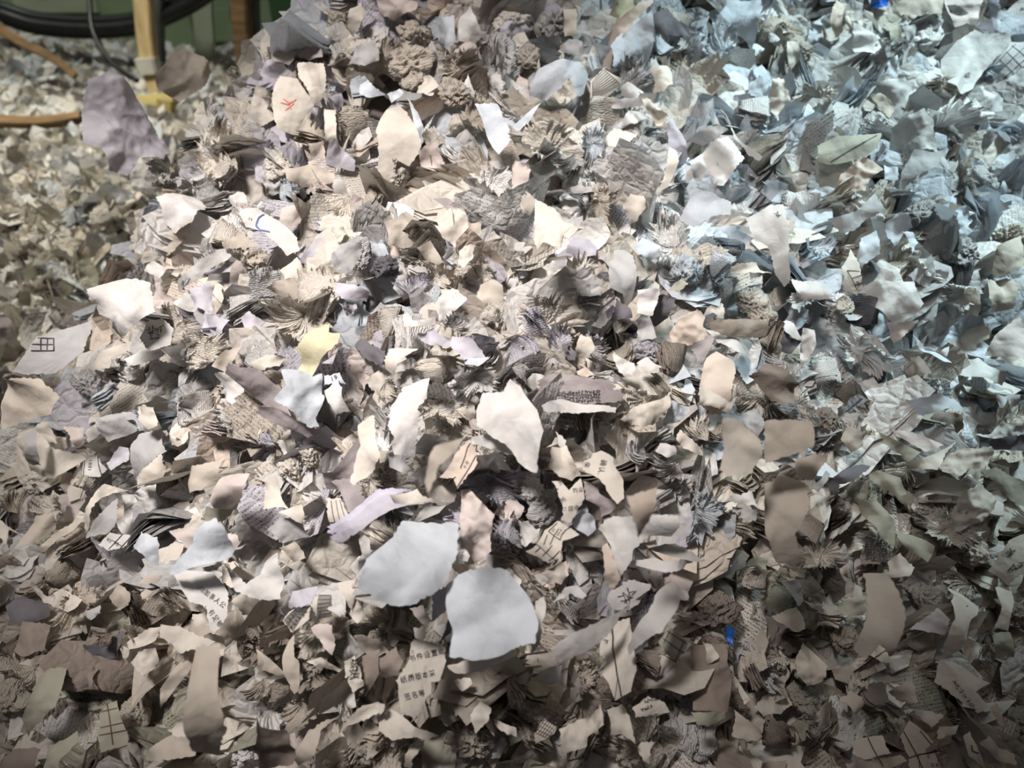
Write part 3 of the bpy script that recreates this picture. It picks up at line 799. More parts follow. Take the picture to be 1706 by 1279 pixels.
SHEETS = '''
00|L|l150 c.5 a40 r.06 k=fly1|large grey-lilac sheet flying in mid-air|560,560 700,510 830,580 960,750 1040,860 1130,1000 1060,1070 900,1060 820,1180 700,1150 640,1010 530,960 540,780
00|T-|l120 c.3|beige scrap flying before the pale bar|1040,480 1130,370 1240,330 1370,380 1420,480 1330,590 1200,680 1080,600
00|W|l60 c.3 a80 r.1|white tattered strip dropping|870,1060 1000,1080 1060,1180 1010,1270 890,1270
10|C|l10 c.5 k=dome|domed cream scrap on the crest|0,270 70,190 160,230 250,320 245,400 200,430 100,400 0,400
10|M|l6 c.3|dull mauve scrap|260,370 350,290 420,330 430,380 340,400
10|C|l22 c.4 a80|tall smooth cream sheet|260,420 440,410 450,560 420,660 370,690 340,640 270,520
10|C|l30 c.3 k=orange|cream sheet with orange pen marks|140,500 260,520 340,640 370,700 330,800 250,900 140,860 90,650
10|R|l8 f1|pinkish folded scrap|780,0 1050,0 1040,60 960,90 880,125 800,85
10|C|l8 c.4 a60|narrow cream scrap|610,60 680,20 710,80 680,160 620,240 590,200
10|G|l8 c.2|grey-green flat scrap|650,300 760,260 800,330 800,400 700,440 600,420
10|B|l8 f1|pale blue slab of paper|1190,110 1300,100 1310,280 1250,320 1190,290
10|W|l10 f1|white folded scrap|1310,120 1380,0 1440,110 1470,220 1400,270 1310,260
10|C+|l24 f1 c.5 a75 k=bigcream|big cream sheet bent like a roof|780,900 840,700 930,590 980,680 1060,900 1080,980 1000,1080 920,1050 900,1180 830,1230 790,1100
10|B|l14 c.4 a70|pale blue curled edge piece|985,640 1070,780 1110,900 1080,960 1030,840
10|C|l14 c.9 a90|cream rolled tube of paper|420,700 500,710 520,820 520,940 470,960 440,860
10|L|l14 c.5 a60|pleated lilac-streaked scrap|450,950 540,920 640,1060 640,1130 560,1110 460,1080
10|T|l10 c.3 a90|upright beige strip|330,950 430,930 440,1100 350,1080
10|T-|l14 c.2|flat grey-brown sheet lying level|180,1100 330,1090 500,1150 540,1190 480,1210 290,1240 230,1180
10|R|l12 c.2|pinkish torn corner|1060,1000 1110,960 1180,930 1200,1010 1260,1110 1200,1140 1080,1100
10|W|l12 f1|pale green-white pointed sliver|1310,660 1340,600 1390,480 1430,600 1430,640 1350,690
10|B|l10 c.5|pale mint scrap|670,560 730,530 830,620 740,650 680,620
10|B|l8 c.3|small pale blue scrap|850,620 940,585 960,620 880,680
20|B|l46 k=triangle x8|bright blue-white triangular sheet|-275,690 -150,705 -115,720 -85,800 0,825 165,690 100,800 -50,965 -110,1040 -200,880
20|B|l20 f2 c.2 k=bluefold|tall pale blue folded sheet|620,300 770,170 880,70 890,260 880,400 830,470 700,470 620,440
20|P|l24 c.5 a100|long thin peach strip|555,440 660,140 770,80 870,20 910,0 880,60 770,160 640,340 620,470
20|Y|l16 c.3|yellowish scrap|610,100 640,0 780,0 760,80 680,130
20|B|l18 c.7 a20 k=bluedrape|draped blue-white sheet|100,560 150,450 290,390 440,390 500,470 450,620 400,640 350,520 330,530 300,580 210,660 110,620
20|C|l14 c.5 k=lined1|small scrap covered in fine print lines|490,540 580,450 690,520 690,570 600,640 490,680
20|W|l16 c.6|rounded white scrap|680,580 740,540 830,600 800,650 700,650
20|G|l12 c.2|flat grey scrap|640,660 860,650 870,710 720,715 640,720
20|W|l14 c.2|whitish bent scrap|670,830 740,730 860,730 870,770 780,830
20|C|l18 c.4 a50|smooth cream sheet|590,920 640,840 790,880 720,1010 700,1060 640,1010
20|C+|l18 c.6 k=cup|cup-shaped cream scrap|890,460 1000,440 1030,480 1040,560 980,620 900,600 920,540
20|C|l12 r.2|ragged cream scrap|820,620 930,700 1010,770 990,850 950,870 910,790
20|L|l16 c.3 a100|long lilac strip|1000,800 1030,780 1110,930 1160,1180 1060,1190 1020,1000
20|C|l18 c.4 a60|long cream strip|1020,950 1060,1000 1060,1100 1000,1240 930,1270 990,1100
20|W|l24 c.25 k=bigwhite|big whitish rounded sheet|1150,1070 1260,960 1400,890 1470,980 1510,1050 1440,1130 1370,1230 1260,1180 1170,1150
20|W|l30 c.4 a45|thin white sliver|1340,720 1400,800 1480,950 1590,1040 1580,1070 1510,1020 1430,920
20|D|l14|dark blue-grey strip|1480,820 1530,740 1560,960 1500,960
20|G|l12 c.2|grey torn scrap|1200,690 1300,690 1340,830 1250,840 1200,800
20|G|l14 f1|grey folded scrap|1140,940 1190,880 1340,830 1420,860 1330,920 1220,960
20|D|l10 c.6 a60|dark slate curled scrap|890,100 1000,20 1060,130 1160,250 1110,270 920,220
20|B|l12 c.3 a80|cool grey tall sheet|1350,100 1400,0 1620,0 1640,80 1560,320 1480,250
20|T|l12 c.2 a90|upright beige strip|310,60 400,60 390,240 320,240
20|G|l14 c.4|small grey scrap|300,340 350,260 430,270 450,340 420,380
20|W|l16 c.5 k=words1|small white scrap with printed characters|360,1240 430,1210 520,1200 540,1240 480,1270 380,1275
30|W|l34 c.4 f1 k=pinkgrey|big pinkish-grey sheet with a raised tip|1160,480 1170,380 1260,270 1380,190 1420,230 1600,225 1620,280 1530,370 1420,500 1350,600 1270,640 1180,570
30|G|l18 k=grid1|blue-grey scrap printed with a grid|1480,440 1620,270 1710,270 1710,440 1570,530
30|G|l24|blue-grey triangle of paper|1530,550 1710,460 1710,620
30|B|l14 f1|pale blue upright strip|1480,0 1550,0 1560,190 1520,220
30|D|l30|dark navy scrap|1390,180 1490,120 1520,220 1400,210
30|R|l34 c.3|pinkish beige sheet|1190,100 1160,0 1430,0 1390,160 1240,190
30|W|l16 f1|white angular folded scrap|560,160 700,240 760,310 690,370 590,340
30|W|l18 c.5 a20|long rounded white sheet|690,560 830,530 960,570 1000,650 1000,740 900,740 740,640
30|T|l14 c.3|smooth beige scrap|680,640 740,620 850,720 790,800
30|O|l16 f1 c.2 k=olive1|flat olive-tan sheet with a crease line|340,960 470,900 780,870 740,960 650,1040 420,1090 330,1060
30|P|l18 c.5 r.1 k=peach1|peach crinkled sheet|480,1160 640,1050 770,1120 680,1190 650,1270 440,1270
30|W|l30 f1 k=diamond|whitish diamond-shaped sheet|930,760 1040,710 1100,800 1130,980 1050,990 960,1010 930,900
30|G|l14 c.3 a30|long grey sloping strip|900,1130 970,990 1080,1010 1190,980 1130,1100 890,1270
30|B|l16 c.3|small blue-white tab|800,400 860,370 850,440 860,530 800,500
30|O|l14 c.5 a100|olive-grey leaf-shaped scrap|780,140 830,80 890,200 880,280 830,320
30|G|l12 c.3|grey-green scrap|890,180 980,160 970,260 930,290
30|T|l24 c.3|wide grey-beige sheet|840,0 1160,0 1150,100 1000,110 880,100
30|C|l18 c.7 a90|cream crescent scrap|130,270 200,280 210,400 130,490 120,360
30|P|l16 c.3 a90 k=peachstrip|peach vertical strip|420,130 450,0 520,20 500,120 500,200 450,250
30|W|l16 f1|small white flake|1370,600 1440,580 1490,650 1440,710
30|G|l12 c.3|small slate scrap|1490,600 1570,650 1560,740 1470,750
30|G|l12 f1|grey torn scrap|1430,900 1470,870 1530,900 1430,1030
30|B|l14|bright blue-white chip|780,1090 860,1110 860,1200 780,1190
30|W|l34 f1|whitish pointed scrap|0,990 60,960 130,880 110,1000 20,1100
30|C|l10 r.1|cream scrap under print|10,560 90,540 140,680 60,820 0,740
01|W+|l40 c.6 k=puff|puffed-up white sheet|1030,50 1150,0 1300,0 1360,80 1280,200 1150,230 1080,170
01|T|l14 c.15|smooth beige sheet|1040,390 1110,260 1250,190 1250,260 1190,340 1100,420
01|W|l110 c.7 a60 k=fly2|curled white sheet flying|600,640 800,570 940,600 1000,720 1030,790 900,880 840,940 740,970 720,900 760,850 640,810
01|W|l52 c.3 k=mark1|grey-white scrap with handwritten ink marks|900,960 970,850 1070,830 1140,900 1120,1010 1010,1050
01|W|l22 c.4|white crinkled band|820,1100 1000,1010 1080,1060 960,1130 880,1150
01|G|l170 c.3 k=gridfly|large grey sheet flying with a small printed table|70,1180 250,960 450,900 600,840 610,900 560,1060 470,1130 360,1200 150,1200
01|M|l60 c.3|mauve-grey rounded scrap|0,810 60,820 90,880 30,1000 -20,1020 -20,820
01|W|l24 c.7 a35 k=whitefold|curled white strip|1150,600 1290,480 1440,380 1550,380 1500,450 1350,540 1190,640 1150,690
01|L|l14 c.4 a35|shaded lilac fold|1160,640 1500,460 1520,520 1340,570 1200,650
01|L|l16 f1|boxy lilac folded scrap|1270,640 1400,600 1420,700 1410,830 1360,780 1280,750
01|C|l18 c.2 a80 n5 k=stripes|stack of cream and purple edged sheets|1410,610 1460,640 1490,700 1430,840 1400,830
01|W|l14 f1|flat white torn scrap|1140,730 1260,640 1290,700 1340,800 1250,790
01|T|l12 c.4|smooth tan band|1460,330 1600,270 1720,360 1480,375
01|W+|l32 c.9 a60 k=roll|white paper rolled into a cuff with a blue line|1600,165 1700,110 1840,200 1965,320 1985,420 1905,440 1750,300 1640,260
01|W|l16 c.4|small white scrap|950,520 1020,450 1100,500 1060,570 990,540
01|C|l14 c.3|narrow cream scrap|1120,540 1190,490 1230,490 1170,560
01|T|l22 c.3|olive-beige chip|460,250 520,230 580,290 550,350
01|T|l32 c.5 a40|pale bent strip|600,460 720,320 740,360 620,480
01|O-|l22|dark green-grey triangle|120,700 160,650 240,720 200,850 120,860
01|C+|l24 c.3 a25|long cream sheet edge|570,1160 700,1070 850,980 900,960 900,1020 760,1110 740,1170
01|T|l22 c.3|smooth tan sheet|1400,1150 1490,1050 1590,1010 1550,1110 1490,1190
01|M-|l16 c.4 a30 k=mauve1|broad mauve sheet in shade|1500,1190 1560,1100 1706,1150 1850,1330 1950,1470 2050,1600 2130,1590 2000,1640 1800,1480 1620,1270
01|W|l16 c.3|white curved sheet|1380,1200 1490,1190 1600,1240 1720,1380 1760,1480 1620,1450 1480,1380 1475,1290
11|T|l30 c.12 k=hex|tan six-sided sheet|840,190 920,170 990,110 1050,160 1080,210 1120,200 1140,310 1050,350 940,350 870,320
11|G|l24 c.12 k=hexgrey|grey-beige six-sided sheet|480,420 540,350 680,340 680,420 620,520 580,550 480,480
11|T-|l16 c.3 a60|tan strip bent downward|1050,360 1140,330 1190,400 1260,520 1200,520 1100,440
11|M|l20 c.7 a60|brownish curved outer leaf of paper|1160,30 1250,10 1360,110 1390,200 1360,370 1320,260 1240,100
11|C|l20 c.3 a70 n6 k=fan|fan of thin cream paper leaves|1110,190 1200,230 1230,110 1260,90 1300,240 1310,100 1370,150 1390,300 1350,390 1300,370 1200,270
11|T|l12 c.3|tan rounded leaf of paper|1390,190 1480,190 1480,270 1400,330
11|C|l22 r.15|cream twisted stem of paper|1330,390 1440,350 1420,440 1370,510 1320,480
11|W+|l26 f2 r.1|white crumpled sheet|1180,760 1220,650 1290,590 1380,680 1380,720 1300,780 1200,830
11|W|l22 f1|bright white torn scrap|960,810 1020,810 1030,850 1190,830 1180,880 1080,890 990,900
11|L|l16 c.6 a20|curved lilac leaf|1040,930 1160,910 1260,990 1240,1020 1140,1010 1060,980
11|L|l18 f1 k=lilac|broad lilac sheet|1270,940 1400,960 1510,1100 1360,1110 1260,1010
11|B|l18 c.3|pale blue-lilac tab|1340,1110 1520,1090 1460,1150 1370,1140
11|C|l16 c.8 a90|cream scrap folded to a funnel|860,1030 1060,1035 940,1120 890,1210 850,1170
11|D|l12 c.4 n4 a40 k=darkfan|dark fan of paper layers|650,1000 700,960 850,1110 820,1150 690,1090
11|Y|l26 c.6 a60 k=leaf|long cream-yellow leaf-shaped sheet|260,1040 350,920 460,860 480,930 550,940 540,1000 460,1080 380,1190 320,1270 230,1340 170,1320 290,1090
11|C|l16 c.4|tan curled scrap|50,1075 180,1080 140,1150 70,1160 0,1190 -60,1130
11|L-|l18 c.3 a45|purple-grey pleated strip|270,460 400,290 470,310 380,420 320,470
11|L|l14 f2|pale lilac pleated scrap|480,600 640,610 730,660 700,730 560,700
11|L-|l14 r.25|small purple crumpled scrap|530,720 650,740 660,800 580,810
11|C+|l18 c.5|bright cream rounded scrap|140,500 260,440 300,510 300,580 180,580
11|C|l32 f1|cream torn tip|480,250 540,200 590,260 520,310
11|C|l14 c.4|pale cream curled sheet|560,280 690,260 700,340 550,350
11|T|l90 c.3|beige scrap flying|1440,690 1460,600 1560,580 1620,620 1610,720 1500,740
11|T-|l24 c.4|dull grey-brown scrap|60,640 200,570 370,620 390,680 150,700
11|B|l16 c.3 k=words2|blue-white scrap with printed numerals|430,1210 540,1190 580,1270 440,1275
21|C+|l90 c.5 r.1 a30 k=fly3|large pale beige sheet flying|120,220 150,80 220,120 330,210 450,280 520,370 430,480 350,420 290,400 150,400 110,300
21|T|l22 c.3|small tan scrap|20,80 80,10 130,60 100,140 30,150
21|G|l18 c.8 a100 k=oval|tall grey oval sheet|580,380 640,330 710,370 760,450 770,520 780,700 760,750 700,680 600,650 590,540
21|B|l20 c.5 k=bluepetal|pale blue petal-like scrap|770,350 840,300 930,360 930,420 870,460 790,410
21|C|l30 c.7 a90|cream oval scrap|700,90 760,10 850,20 860,100 800,190 730,150
21|W|l16 c.2|small white pointed scrap|170,500 250,450 290,500 260,530
21|D|l12 c.6 a90|dark grey cone of paper|640,840 680,690 740,750 770,830
21|W|l18 f1|white pointed shard|800,650 950,640 930,740 900,820 800,800
21|G|l14 f4 a90 k=pleat|pleated grey skirt of paper|800,830 880,830 920,960 800,980
21|P|l22 c.7 r.08 k=shell|peach shell-like curled sheet|1000,930 1060,830 1190,770 1240,820 1230,880 1280,960 1180,1000 1050,1030
21|M|l16 c.3|mauve lower fold|1160,1000 1290,940 1290,990 1240,1110 1200,1140
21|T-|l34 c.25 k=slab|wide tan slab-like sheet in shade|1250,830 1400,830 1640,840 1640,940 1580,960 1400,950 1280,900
21|W|l20 c.6 a20|white wavy sheet|1260,900 1400,960 1600,970 1540,1070 1440,1080 1330,1000
21|P+|l26 c.6 a90 k=tanoval|smooth tan oval sheet|1260,1080 1320,1020 1430,1090 1450,1180 1430,1290 1400,1420 1280,1440 1200,1330 1240,1160
21|W|l22 c.3 r.1 k=torn1|white jagged torn scrap|640,1050 700,1100 780,1130 800,1200 740,1230 680,1190 650,1120
21|W|l18 c.3|soft white scrap|800,1140 870,1090 980,1170 860,1200
21|W|l16 c.4|white frayed scrap|490,880 590,790 610,840 560,900
21|C|l18 c.5 a70|cream-white bent scrap|400,1000 430,940 490,960 520,1030 450,1110 390,1080
21|D|l12 c.2|dark grey-brown scrap|300,1010 340,1000 400,1060 390,1110 310,1110
21|P|l16 c.5 a10|thin peach leaf|380,1180 460,1160 530,1210 440,1220
21|O|l16 c.2|grey-green flat scrap|1010,640 1090,570 1140,600 1080,660
21|D-|l12 c.3 k=darkshard|large dark blue-grey shard|880,860 950,660 1060,700 1000,830 920,900
21|C|l18 c.5 a10|cream band bent at one end|1410,500 1580,470 1600,520 1690,540 1440,540
21|W|l28 c.3 a95 k=panel|tall pale panel with a tiny ink mark|1520,170 1680,80 1765,80 1805,320 1815,580 1770,630 1715,550 1665,360 1590,320
21|B|l90 c.4|pale blue-beige sheet flying|1080,180 1160,10 1300,0 1420,60 1420,150 1300,160 1180,240
31|G|l16 f2|grey-beige sheet with bent edges|390,180 600,120 720,0 780,120 640,190 560,260 470,270
31|B|l18 f3|pale fan-folded scrap|780,210 870,140 920,140 960,240 900,270 840,370 790,300
31|B+|l24 k=cyan|bright cyan-white diamond chip|890,270 960,270 1000,330 960,410 940,340
31|B|l14 c.4 a50|blue-and-beige sheet|620,300 720,250 740,330 740,420 620,500 590,430
31|C|l18 c.3 k=table1|tan strip printed with a table|480,500 560,380 610,490 630,650 590,690 500,650
31|W|l22 f2 k=bigpink|big pale pink-white sheet|640,620 760,580 970,590 1000,680 1040,740 980,820 850,880 800,840 680,740
31|R|l14 c.2|pinkish triangular flap|790,860 1000,850 900,960 830,1010
31|W|l20 f1 k=shard1|long white folded shard|150,580 320,590 440,690 340,720 240,700
31|G|l14 c.3|grey curved scrap|930,560 1090,410 1120,560 1060,640
31|L|l16|lilac printed patch of paper|1110,515 1200,510 1190,590 1160,640
31|T|l16 c.2|wide tan sheet at the pile edge|1500,500 1520,360 1710,270 1710,470 1600,550 1500,570
31|T|l16 k=box|boxy tan scrap with a fold line|1440,720 1450,590 1610,560 1660,640 1650,770 1500,790
31|T-|l10|dark tan scrap|1260,790 1310,650 1410,650 1400,840
31|R|l18 c.2 k=mauveflat|broad flat mauve-beige sheet|1440,1090 1500,960 1660,840 1710,920 1710,1160 1560,1110
31|W|l20 c.2 f1|pale beige sheet reaching downward|1310,1110 1400,1100 1640,1210 1600,1279 1300,1230 1180,1160
31|B+|l22 c.4 a30|thin blue-white shard|960,960 1050,1060 1220,1150 1160,1160 1000,1040
31|W|l16|small white triangle|1130,1070 1210,1020 1180,1120
31|W+|l22 c.3|small bright white flap|110,840 170,870 230,980 180,970 110,930
31|D-|l14|dark purple square scrap|80,990 110,940 220,1000 140,1080 90,1070
31|W|l16 c.5 r.1|white twisted strip|210,1070 230,900 310,920 320,1010 200,1200
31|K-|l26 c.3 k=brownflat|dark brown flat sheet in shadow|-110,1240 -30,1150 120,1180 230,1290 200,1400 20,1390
31|K|l12 c.4|grey-brown curved scrap|870,1120 1010,1090 1090,1200 960,1260
02|T-|l170 c.2 k=flydark|large dull grey-brown sheet flying close by|-20,-30 250,-30 400,80 350,190 200,240 -20,320
02|C|l26 c.6 a60 k=curl1|tall cream curled sheet|180,310 230,290 350,420 540,490 400,600 380,620 260,610 180,570
02|C|l34 c.8 a60|cream curled lip of paper|240,300 260,260 320,250 390,390 330,380
02|G-|l81 c.6 a80|grey cone-shaped scrap|170,330 210,300 270,480 250,560 180,570
02|W|l22 c.3 k=digits1|white scrap printed with numerals and a line|540,500 640,450 700,560 660,610 550,600
02|R|l18 f1|pinkish torn scrap|400,280 560,290 560,400 510,420 480,350
02|W|l44 c.5 a80|white upright scrap|570,310 640,230 660,380 640,420 580,380
02|G|l24 f2 c.3 k=bluestripe|grey folded scrap with pale blue stripes|640,230 820,180 960,200 930,290 700,380 660,340
02|C+|l32 c.8 a90|cream cone of paper|910,140 1000,130 1060,280 940,300
02|G|l34 c.3 a80 k=greytan|grey sheet over a cream flap|870,400 900,330 1060,300 1080,350 1120,440 1060,490 950,560 890,620 840,680 870,540
02|C|l38 c.4|cream flap with faint pencil marks|950,560 1080,450 1095,570 1050,650 900,690 890,620
02|C|l22 c.7 a65 r.1|long narrow creased strip|540,980 560,880 680,650 830,680 700,740 600,920
02|T|l70 c.6|pinkish beige scrap flying|1230,640 1260,540 1400,510 1460,520 1440,620 1340,700 1250,720
02|R|l40 c.2 k=flatpink|flat pink-grey sheet|1390,760 1460,620 1650,590 1600,720 1540,830 1400,820
02|O|l36 c.3|yellowish lower flap|1310,900 1380,800 1540,830 1480,900
02|W|l30 c.2 k=table2|white scrap printed with a table and numerals|640,1060 720,980 920,980 820,1080 720,1100
02|G|l26 c.3|grey-green sheet|570,1010 640,880 780,740 760,940 690,990
02|B+|l60 c.4 a20 x14 k=flyblue|broad pale blue sheet flying|1060,1215 1200,1140 1300,1060 1310,970 1480,910 1530,980 1530,1130 1420,1190 1250,1220 1100,1255
02|R|l36 c.3|pink torn scrap|1110,970 1290,940 1300,1050 1190,1150 1230,1050
02|C+|l44 c.3|small bright cream scrap|1050,1090 1160,1040 1220,1060 1190,1160 1060,1190
02|B|l50 c.3 a70|pale blue hanging sheet|880,1080 930,980 1040,1010 1050,1200 1000,1200
02|C|l30 c.3|cream scrap with a dark notch|-20,870 160,1000 60,960 40,1070 -20,1000
02|T|l40 c.5|broad beige curled scrap|190,990 240,870 380,850 360,960 250,1060 160,1070
02|T|l52 c.2 k=strip1|thin straight beige strip|240,1100 400,970 540,880 560,900 400,1020 260,1115
02|L|l20 f2|lilac-shadowed pleated scrap|690,520 800,410 850,420 860,500 740,570
02|C|l47 c.6 n3 a40|stacked cream curled layers|910,230 960,140 1020,200 1050,280 980,300
12|B+|l30 f1 c.3 k=bigblue|large blue-white torn sheet|110,80 180,20 150,-80 430,-90 430,30 440,90 390,190 420,240 350,250 170,140
12|M-|l18 c.4 a30|long mauve shaded sheet|0,120 100,130 260,220 420,290 330,330 180,270 0,190
12|C+|l34 c.3 f1 k=bird|cream bird-shaped torn scrap|670,290 760,200 780,330 810,430 820,490 700,600 630,670 605,640 640,500 680,410
12|W+|l38 f2 k=tallwhite|tall white folded sheet|880,160 960,0 1130,0 1110,130 1050,200 1060,290 1040,460 900,470 880,400 900,380 855,290
12|W+|l40 f2 c.2 k=central|big bright white pointed sheet|1470,160 1500,80 1620,60 1670,-30 1740,20 1850,180 1895,330 1860,440 1830,560 1706,495 1640,400 1465,300
12|W|l36 c.5 a20|smooth white lower flap|1410,350 1560,330 1700,370 1760,440 1700,470 1560,440 1420,390
12|P|l34 c.4 a60 k=peachline|peach scrap crossed by two printed lines|1200,610 1290,490 1400,360 1440,420 1450,520 1400,590 1320,690 1290,620
12|M-|l14 c.3 k=brownpink|large brownish-pink sheet|415,600 500,560 640,400 670,380 640,600 760,760 620,720 430,730
12|M|l18 c.3|brownish lower sheet|480,640 600,620 770,780 680,800 620,850
12|C+|l30 c.3|bright cream upright scrap|60,660 130,610 150,720 200,820 40,830
12|C+|l28 c.5 a70|cream drooping scrap|130,840 290,790 310,880 290,920 250,910
12|C|l26 c.4 a70 k=ruled|ruled cream scrap with table lines|450,760 540,760 620,930 560,980 500,1000 470,900
12|G|l24 c.4 a60|grey tapering sheet|840,450 930,450 1010,560 960,590 870,550
12|L|l34 c.3 a40 n6 k=purplestack|stack of purple-edged paper layers|480,1030 640,950 870,770 1110,790 900,830 700,970 540,1060
12|B|l60 c.7 a80 x10 k=smooth|large smooth blue-white sheet, bent over|675,1330 720,1175 895,1010 960,880 1330,905 1310,1130 1250,1290 1160,1385 1020,1460 930,1475 775,1425 665,1365
12|C|l40 c.3 a20|beige paper edge atop the purple stack|880,730 1060,690 1100,740 1300,780 1110,780 900,785
12|R|l30 c.4 r.1|pinkish grey drooping sheet|1340,700 1400,690 1560,860 1540,1100 1440,1190 1350,1050 1330,900
12|G|l22 f1|grey creased scrap|60,960 150,860 280,900 330,1000 160,1050
12|T|l28 c.3|rounded tan scrap|140,1080 240,1040 310,1150 220,1180
12|W+|l34 c.3 k=whitearch|white torn scrap with a notch|-180,1220 -130,1270 -60,1330 40,1270 70,1150 110,1100 170,1160 180,1280 150,1420 70,1430 -40,1410 -140,1370
12|P|l26 c.2|peach-shaded scrap|1280,1190 1430,1190 1450,1240 1340,1270
12|T|l120 c.7 a20|thin beige sheet flying|1090,640 1170,420 1330,330 1300,450 1200,560 1130,720
12|W|l22 c.6 a90|rolled white scrap beside a gap|450,40 500,-40 560,20 600,180 520,200 470,120
22|C|l30 c.4 a50 k=chip|pale cream scrap with a white tip|210,550 230,410 300,420 330,400 430,590 370,640 280,610
22|W+|l26 c.4 a60|white sliver|260,300 330,370 320,430 280,400
22|C+|l38 c.5 a50 k=cream2|cream scrap printed with two large characters|430,580 450,520 500,500 510,470 560,440 640,480 660,560 710,640 715,760 670,800 620,740 560,640
22|C|l36 f1 c.2 k=words3|cream and white scrap with several printed characters|240,640 300,640 350,700 430,620 450,760 400,840 360,920 300,900 310,820 280,740
22|M|l26 c.4 a60|mauve strip of print|440,640 500,650 560,730 680,800 560,880 550,820 460,760
22|C|l42 c.6 a60 k=table3|cream scrap with a printed table of zeros|60,1110 130,1060 190,960 270,910 420,1000 310,1030 290,1130 210,1185 140,1140
22|B|l34 c.3|small blue-white scrap|360,880 440,830 520,880 530,960 470,1000 400,960
22|W|l36 c.3 k=bigsheet|large pale grey-white sheet|545,950 640,870 860,850 1090,870 1090,940 1020,1010 880,1000 790,1080 740,1210 690,1290 640,1070
22|P|l110 c.7 a95 k=flypeach|long peach-streaked sheet dropping|730,740 870,700 930,680 930,780 880,900 800,1050 770,880
22|C|l140 c.4 k=flytan|rounded tan sheet flying|1350,240 1470,240 1590,360 1610,480 1560,590 1400,610 1350,560 1380,420
22|C|l26 c.3 r.08 k=tan3|tan torn sheet with a point|660,250 760,160 900,120 1020,50 1000,160 930,250 820,290
22|B|l26 r.15|blue crinkled scrap|990,110 1160,160 1080,240 960,290
22|W|l26 c.5|white lumpy scrap|920,440 960,390 1050,410 1060,470 980,480
22|C|l30 f1|cream torn scrap|1050,360 1080,300 1230,420 1250,470 1140,450
22|C|l30 f4 a95 k=skirt|pleated tan skirt of paper|1200,140 1240,0 1450,0 1450,110 1400,200 1330,160
22|W|l26 c.5 a30|white curved edge scrap|1380,760 1560,700 1600,830 1560,800 1420,775
22|G|l22 c.4|grey smooth scrap|1420,800 1600,830 1580,900 1450,890
22|W|l34 c.6 a15 k=wing|white wing-shaped scrap|750,1190 900,1150 1080,1150 1240,1170 1230,1200 1140,1190 950,1230
22|G|l28 c.4 a20|grey pleated scrap|870,1090 980,1050 1050,1050 1240,1160 1080,1140
22|P|l40 c.4 a90|cream tapering strip|580,1090 630,1070 690,1290 660,1360 600,1340
22|M|l20 n4 c.3 a10 k=layers1|layered band of printed paper|80,60 230,0 480,10 740,60 680,110 450,130 120,120
22|W|l18 n3 c.2 a10|white layered band|160,170 330,110 620,170 610,210 350,205 180,210
32|T|l140 c.15 k=flyblock|tan rectangular sheet flying|-20,245 295,245 305,410 160,470 -20,530
32|T|l120 c.4|tan scrap flying in front|180,500 310,455 400,465 350,560 300,640 190,620
32|T|l110 c.6 a90 k=flylong|long tan twisted sheet dropping|-20,640 100,560 250,640 280,800 180,1000 250,1150 200,1200 60,1180 -20,1000
32|T|l14 c.5|tan curved scrap|490,370 540,280 650,330 640,420 560,460
32|R|l20 c.4 a30|pinkish leaf-shaped sheet|820,310 1000,330 1170,400 1050,450 940,390
32|O|l22 c.4 a40|olive folded sheet|730,310 1010,450 930,510 800,420
32|C|l24 c.4 a20|long tan pointed sheet|900,520 1260,380 1180,460 1120,570 900,565
32|C|l30 c.3 r.12 k=ragged|ragged tan scrap with dark cracks|1140,560 1180,480 1270,430 1440,430 1470,470 1430,590 1330,560 1240,620 1170,590
32|C|l22 c.6 r.14 f3 k=bowl|big crumpled tan sheet|1280,680 1400,650 1530,780 1500,840 1400,910 1280,970 1150,1010 1200,860
32|O|l26 c.3|olive sheet at the edge|1430,580 1520,550 1720,650 1720,830 1560,740
32|D|l20 c.1 k=greyband|flat dark grey band|1410,390 1720,340 1720,450 1430,440
32|W|l26 c.3 r.08|white ragged paper edge|1370,330 1470,330 1540,260 1720,260 1720,330 1560,345 1500,360
32|B|l22 c.8 a20 k=arch|pale arched sheet|850,120 1080,50 1240,100 1340,210 1350,310 1290,180 1140,150 1000,200 860,180
32|K|l16 c.5|brown curled scrap under the arch|1020,290 1100,180 1300,200 1310,300 1200,390
32|O|l22 c.5 a60|long olive-tan bent sheet|580,770 700,760 830,920 840,1090 720,1000 620,860
32|O|l20 c.3|dull olive sheet|640,620 720,580 880,620 920,740 860,740 740,680
32|D|l18 c.6 a30|dark leaf of paper|400,640 480,570 640,540 700,560 600,620 470,660 420,760
32|K|l18 k=mosaic|scrap covered in dense black print|610,1140 650,1040 820,1110 740,1200 620,1200
32|C|l26 c.4|tan folded scrap|790,1180 880,1120 970,1220 950,1270 800,1290
32|O|l22 c.3|olive angular scrap|850,980 1110,1080 1060,1190 930,1100
32|C|l24 c.2 k=print4|tan sheet with faint printed characters|1460,1240 1600,1040 1720,980 1720,1260 1600,1330
32|M-|l14 c.2|maroon-brown scrap|400,1120 510,1060 510,1200 470,1230
32|G|l30 c.3 a50|grey strip in the gap|290,680 390,570 420,600 340,720
03|W+|l50 c.25 a70 k=textwhite|white tapering scrap printed with two lines of characters|1130,-40 1400,-30 1510,110 1510,200 1480,310 1415,375 1380,320 1370,220 1250,170 1200,90
03|C|l30 c.4|beige curled scrap|1270,250 1380,235 1400,330 1300,335
03|T|l24 c.3|tan torn scrap|910,50 960,0 1080,0 1040,50 930,65
03|T|l24 c.4|small rounded tan scrap|930,110 960,80 1020,100 990,140 940,150
03|C|l30 c.4 f1 a30 k=tanfold|long tan folded sheet|1090,320 1200,330 1430,430 1380,470 1200,510 1160,460 1080,400
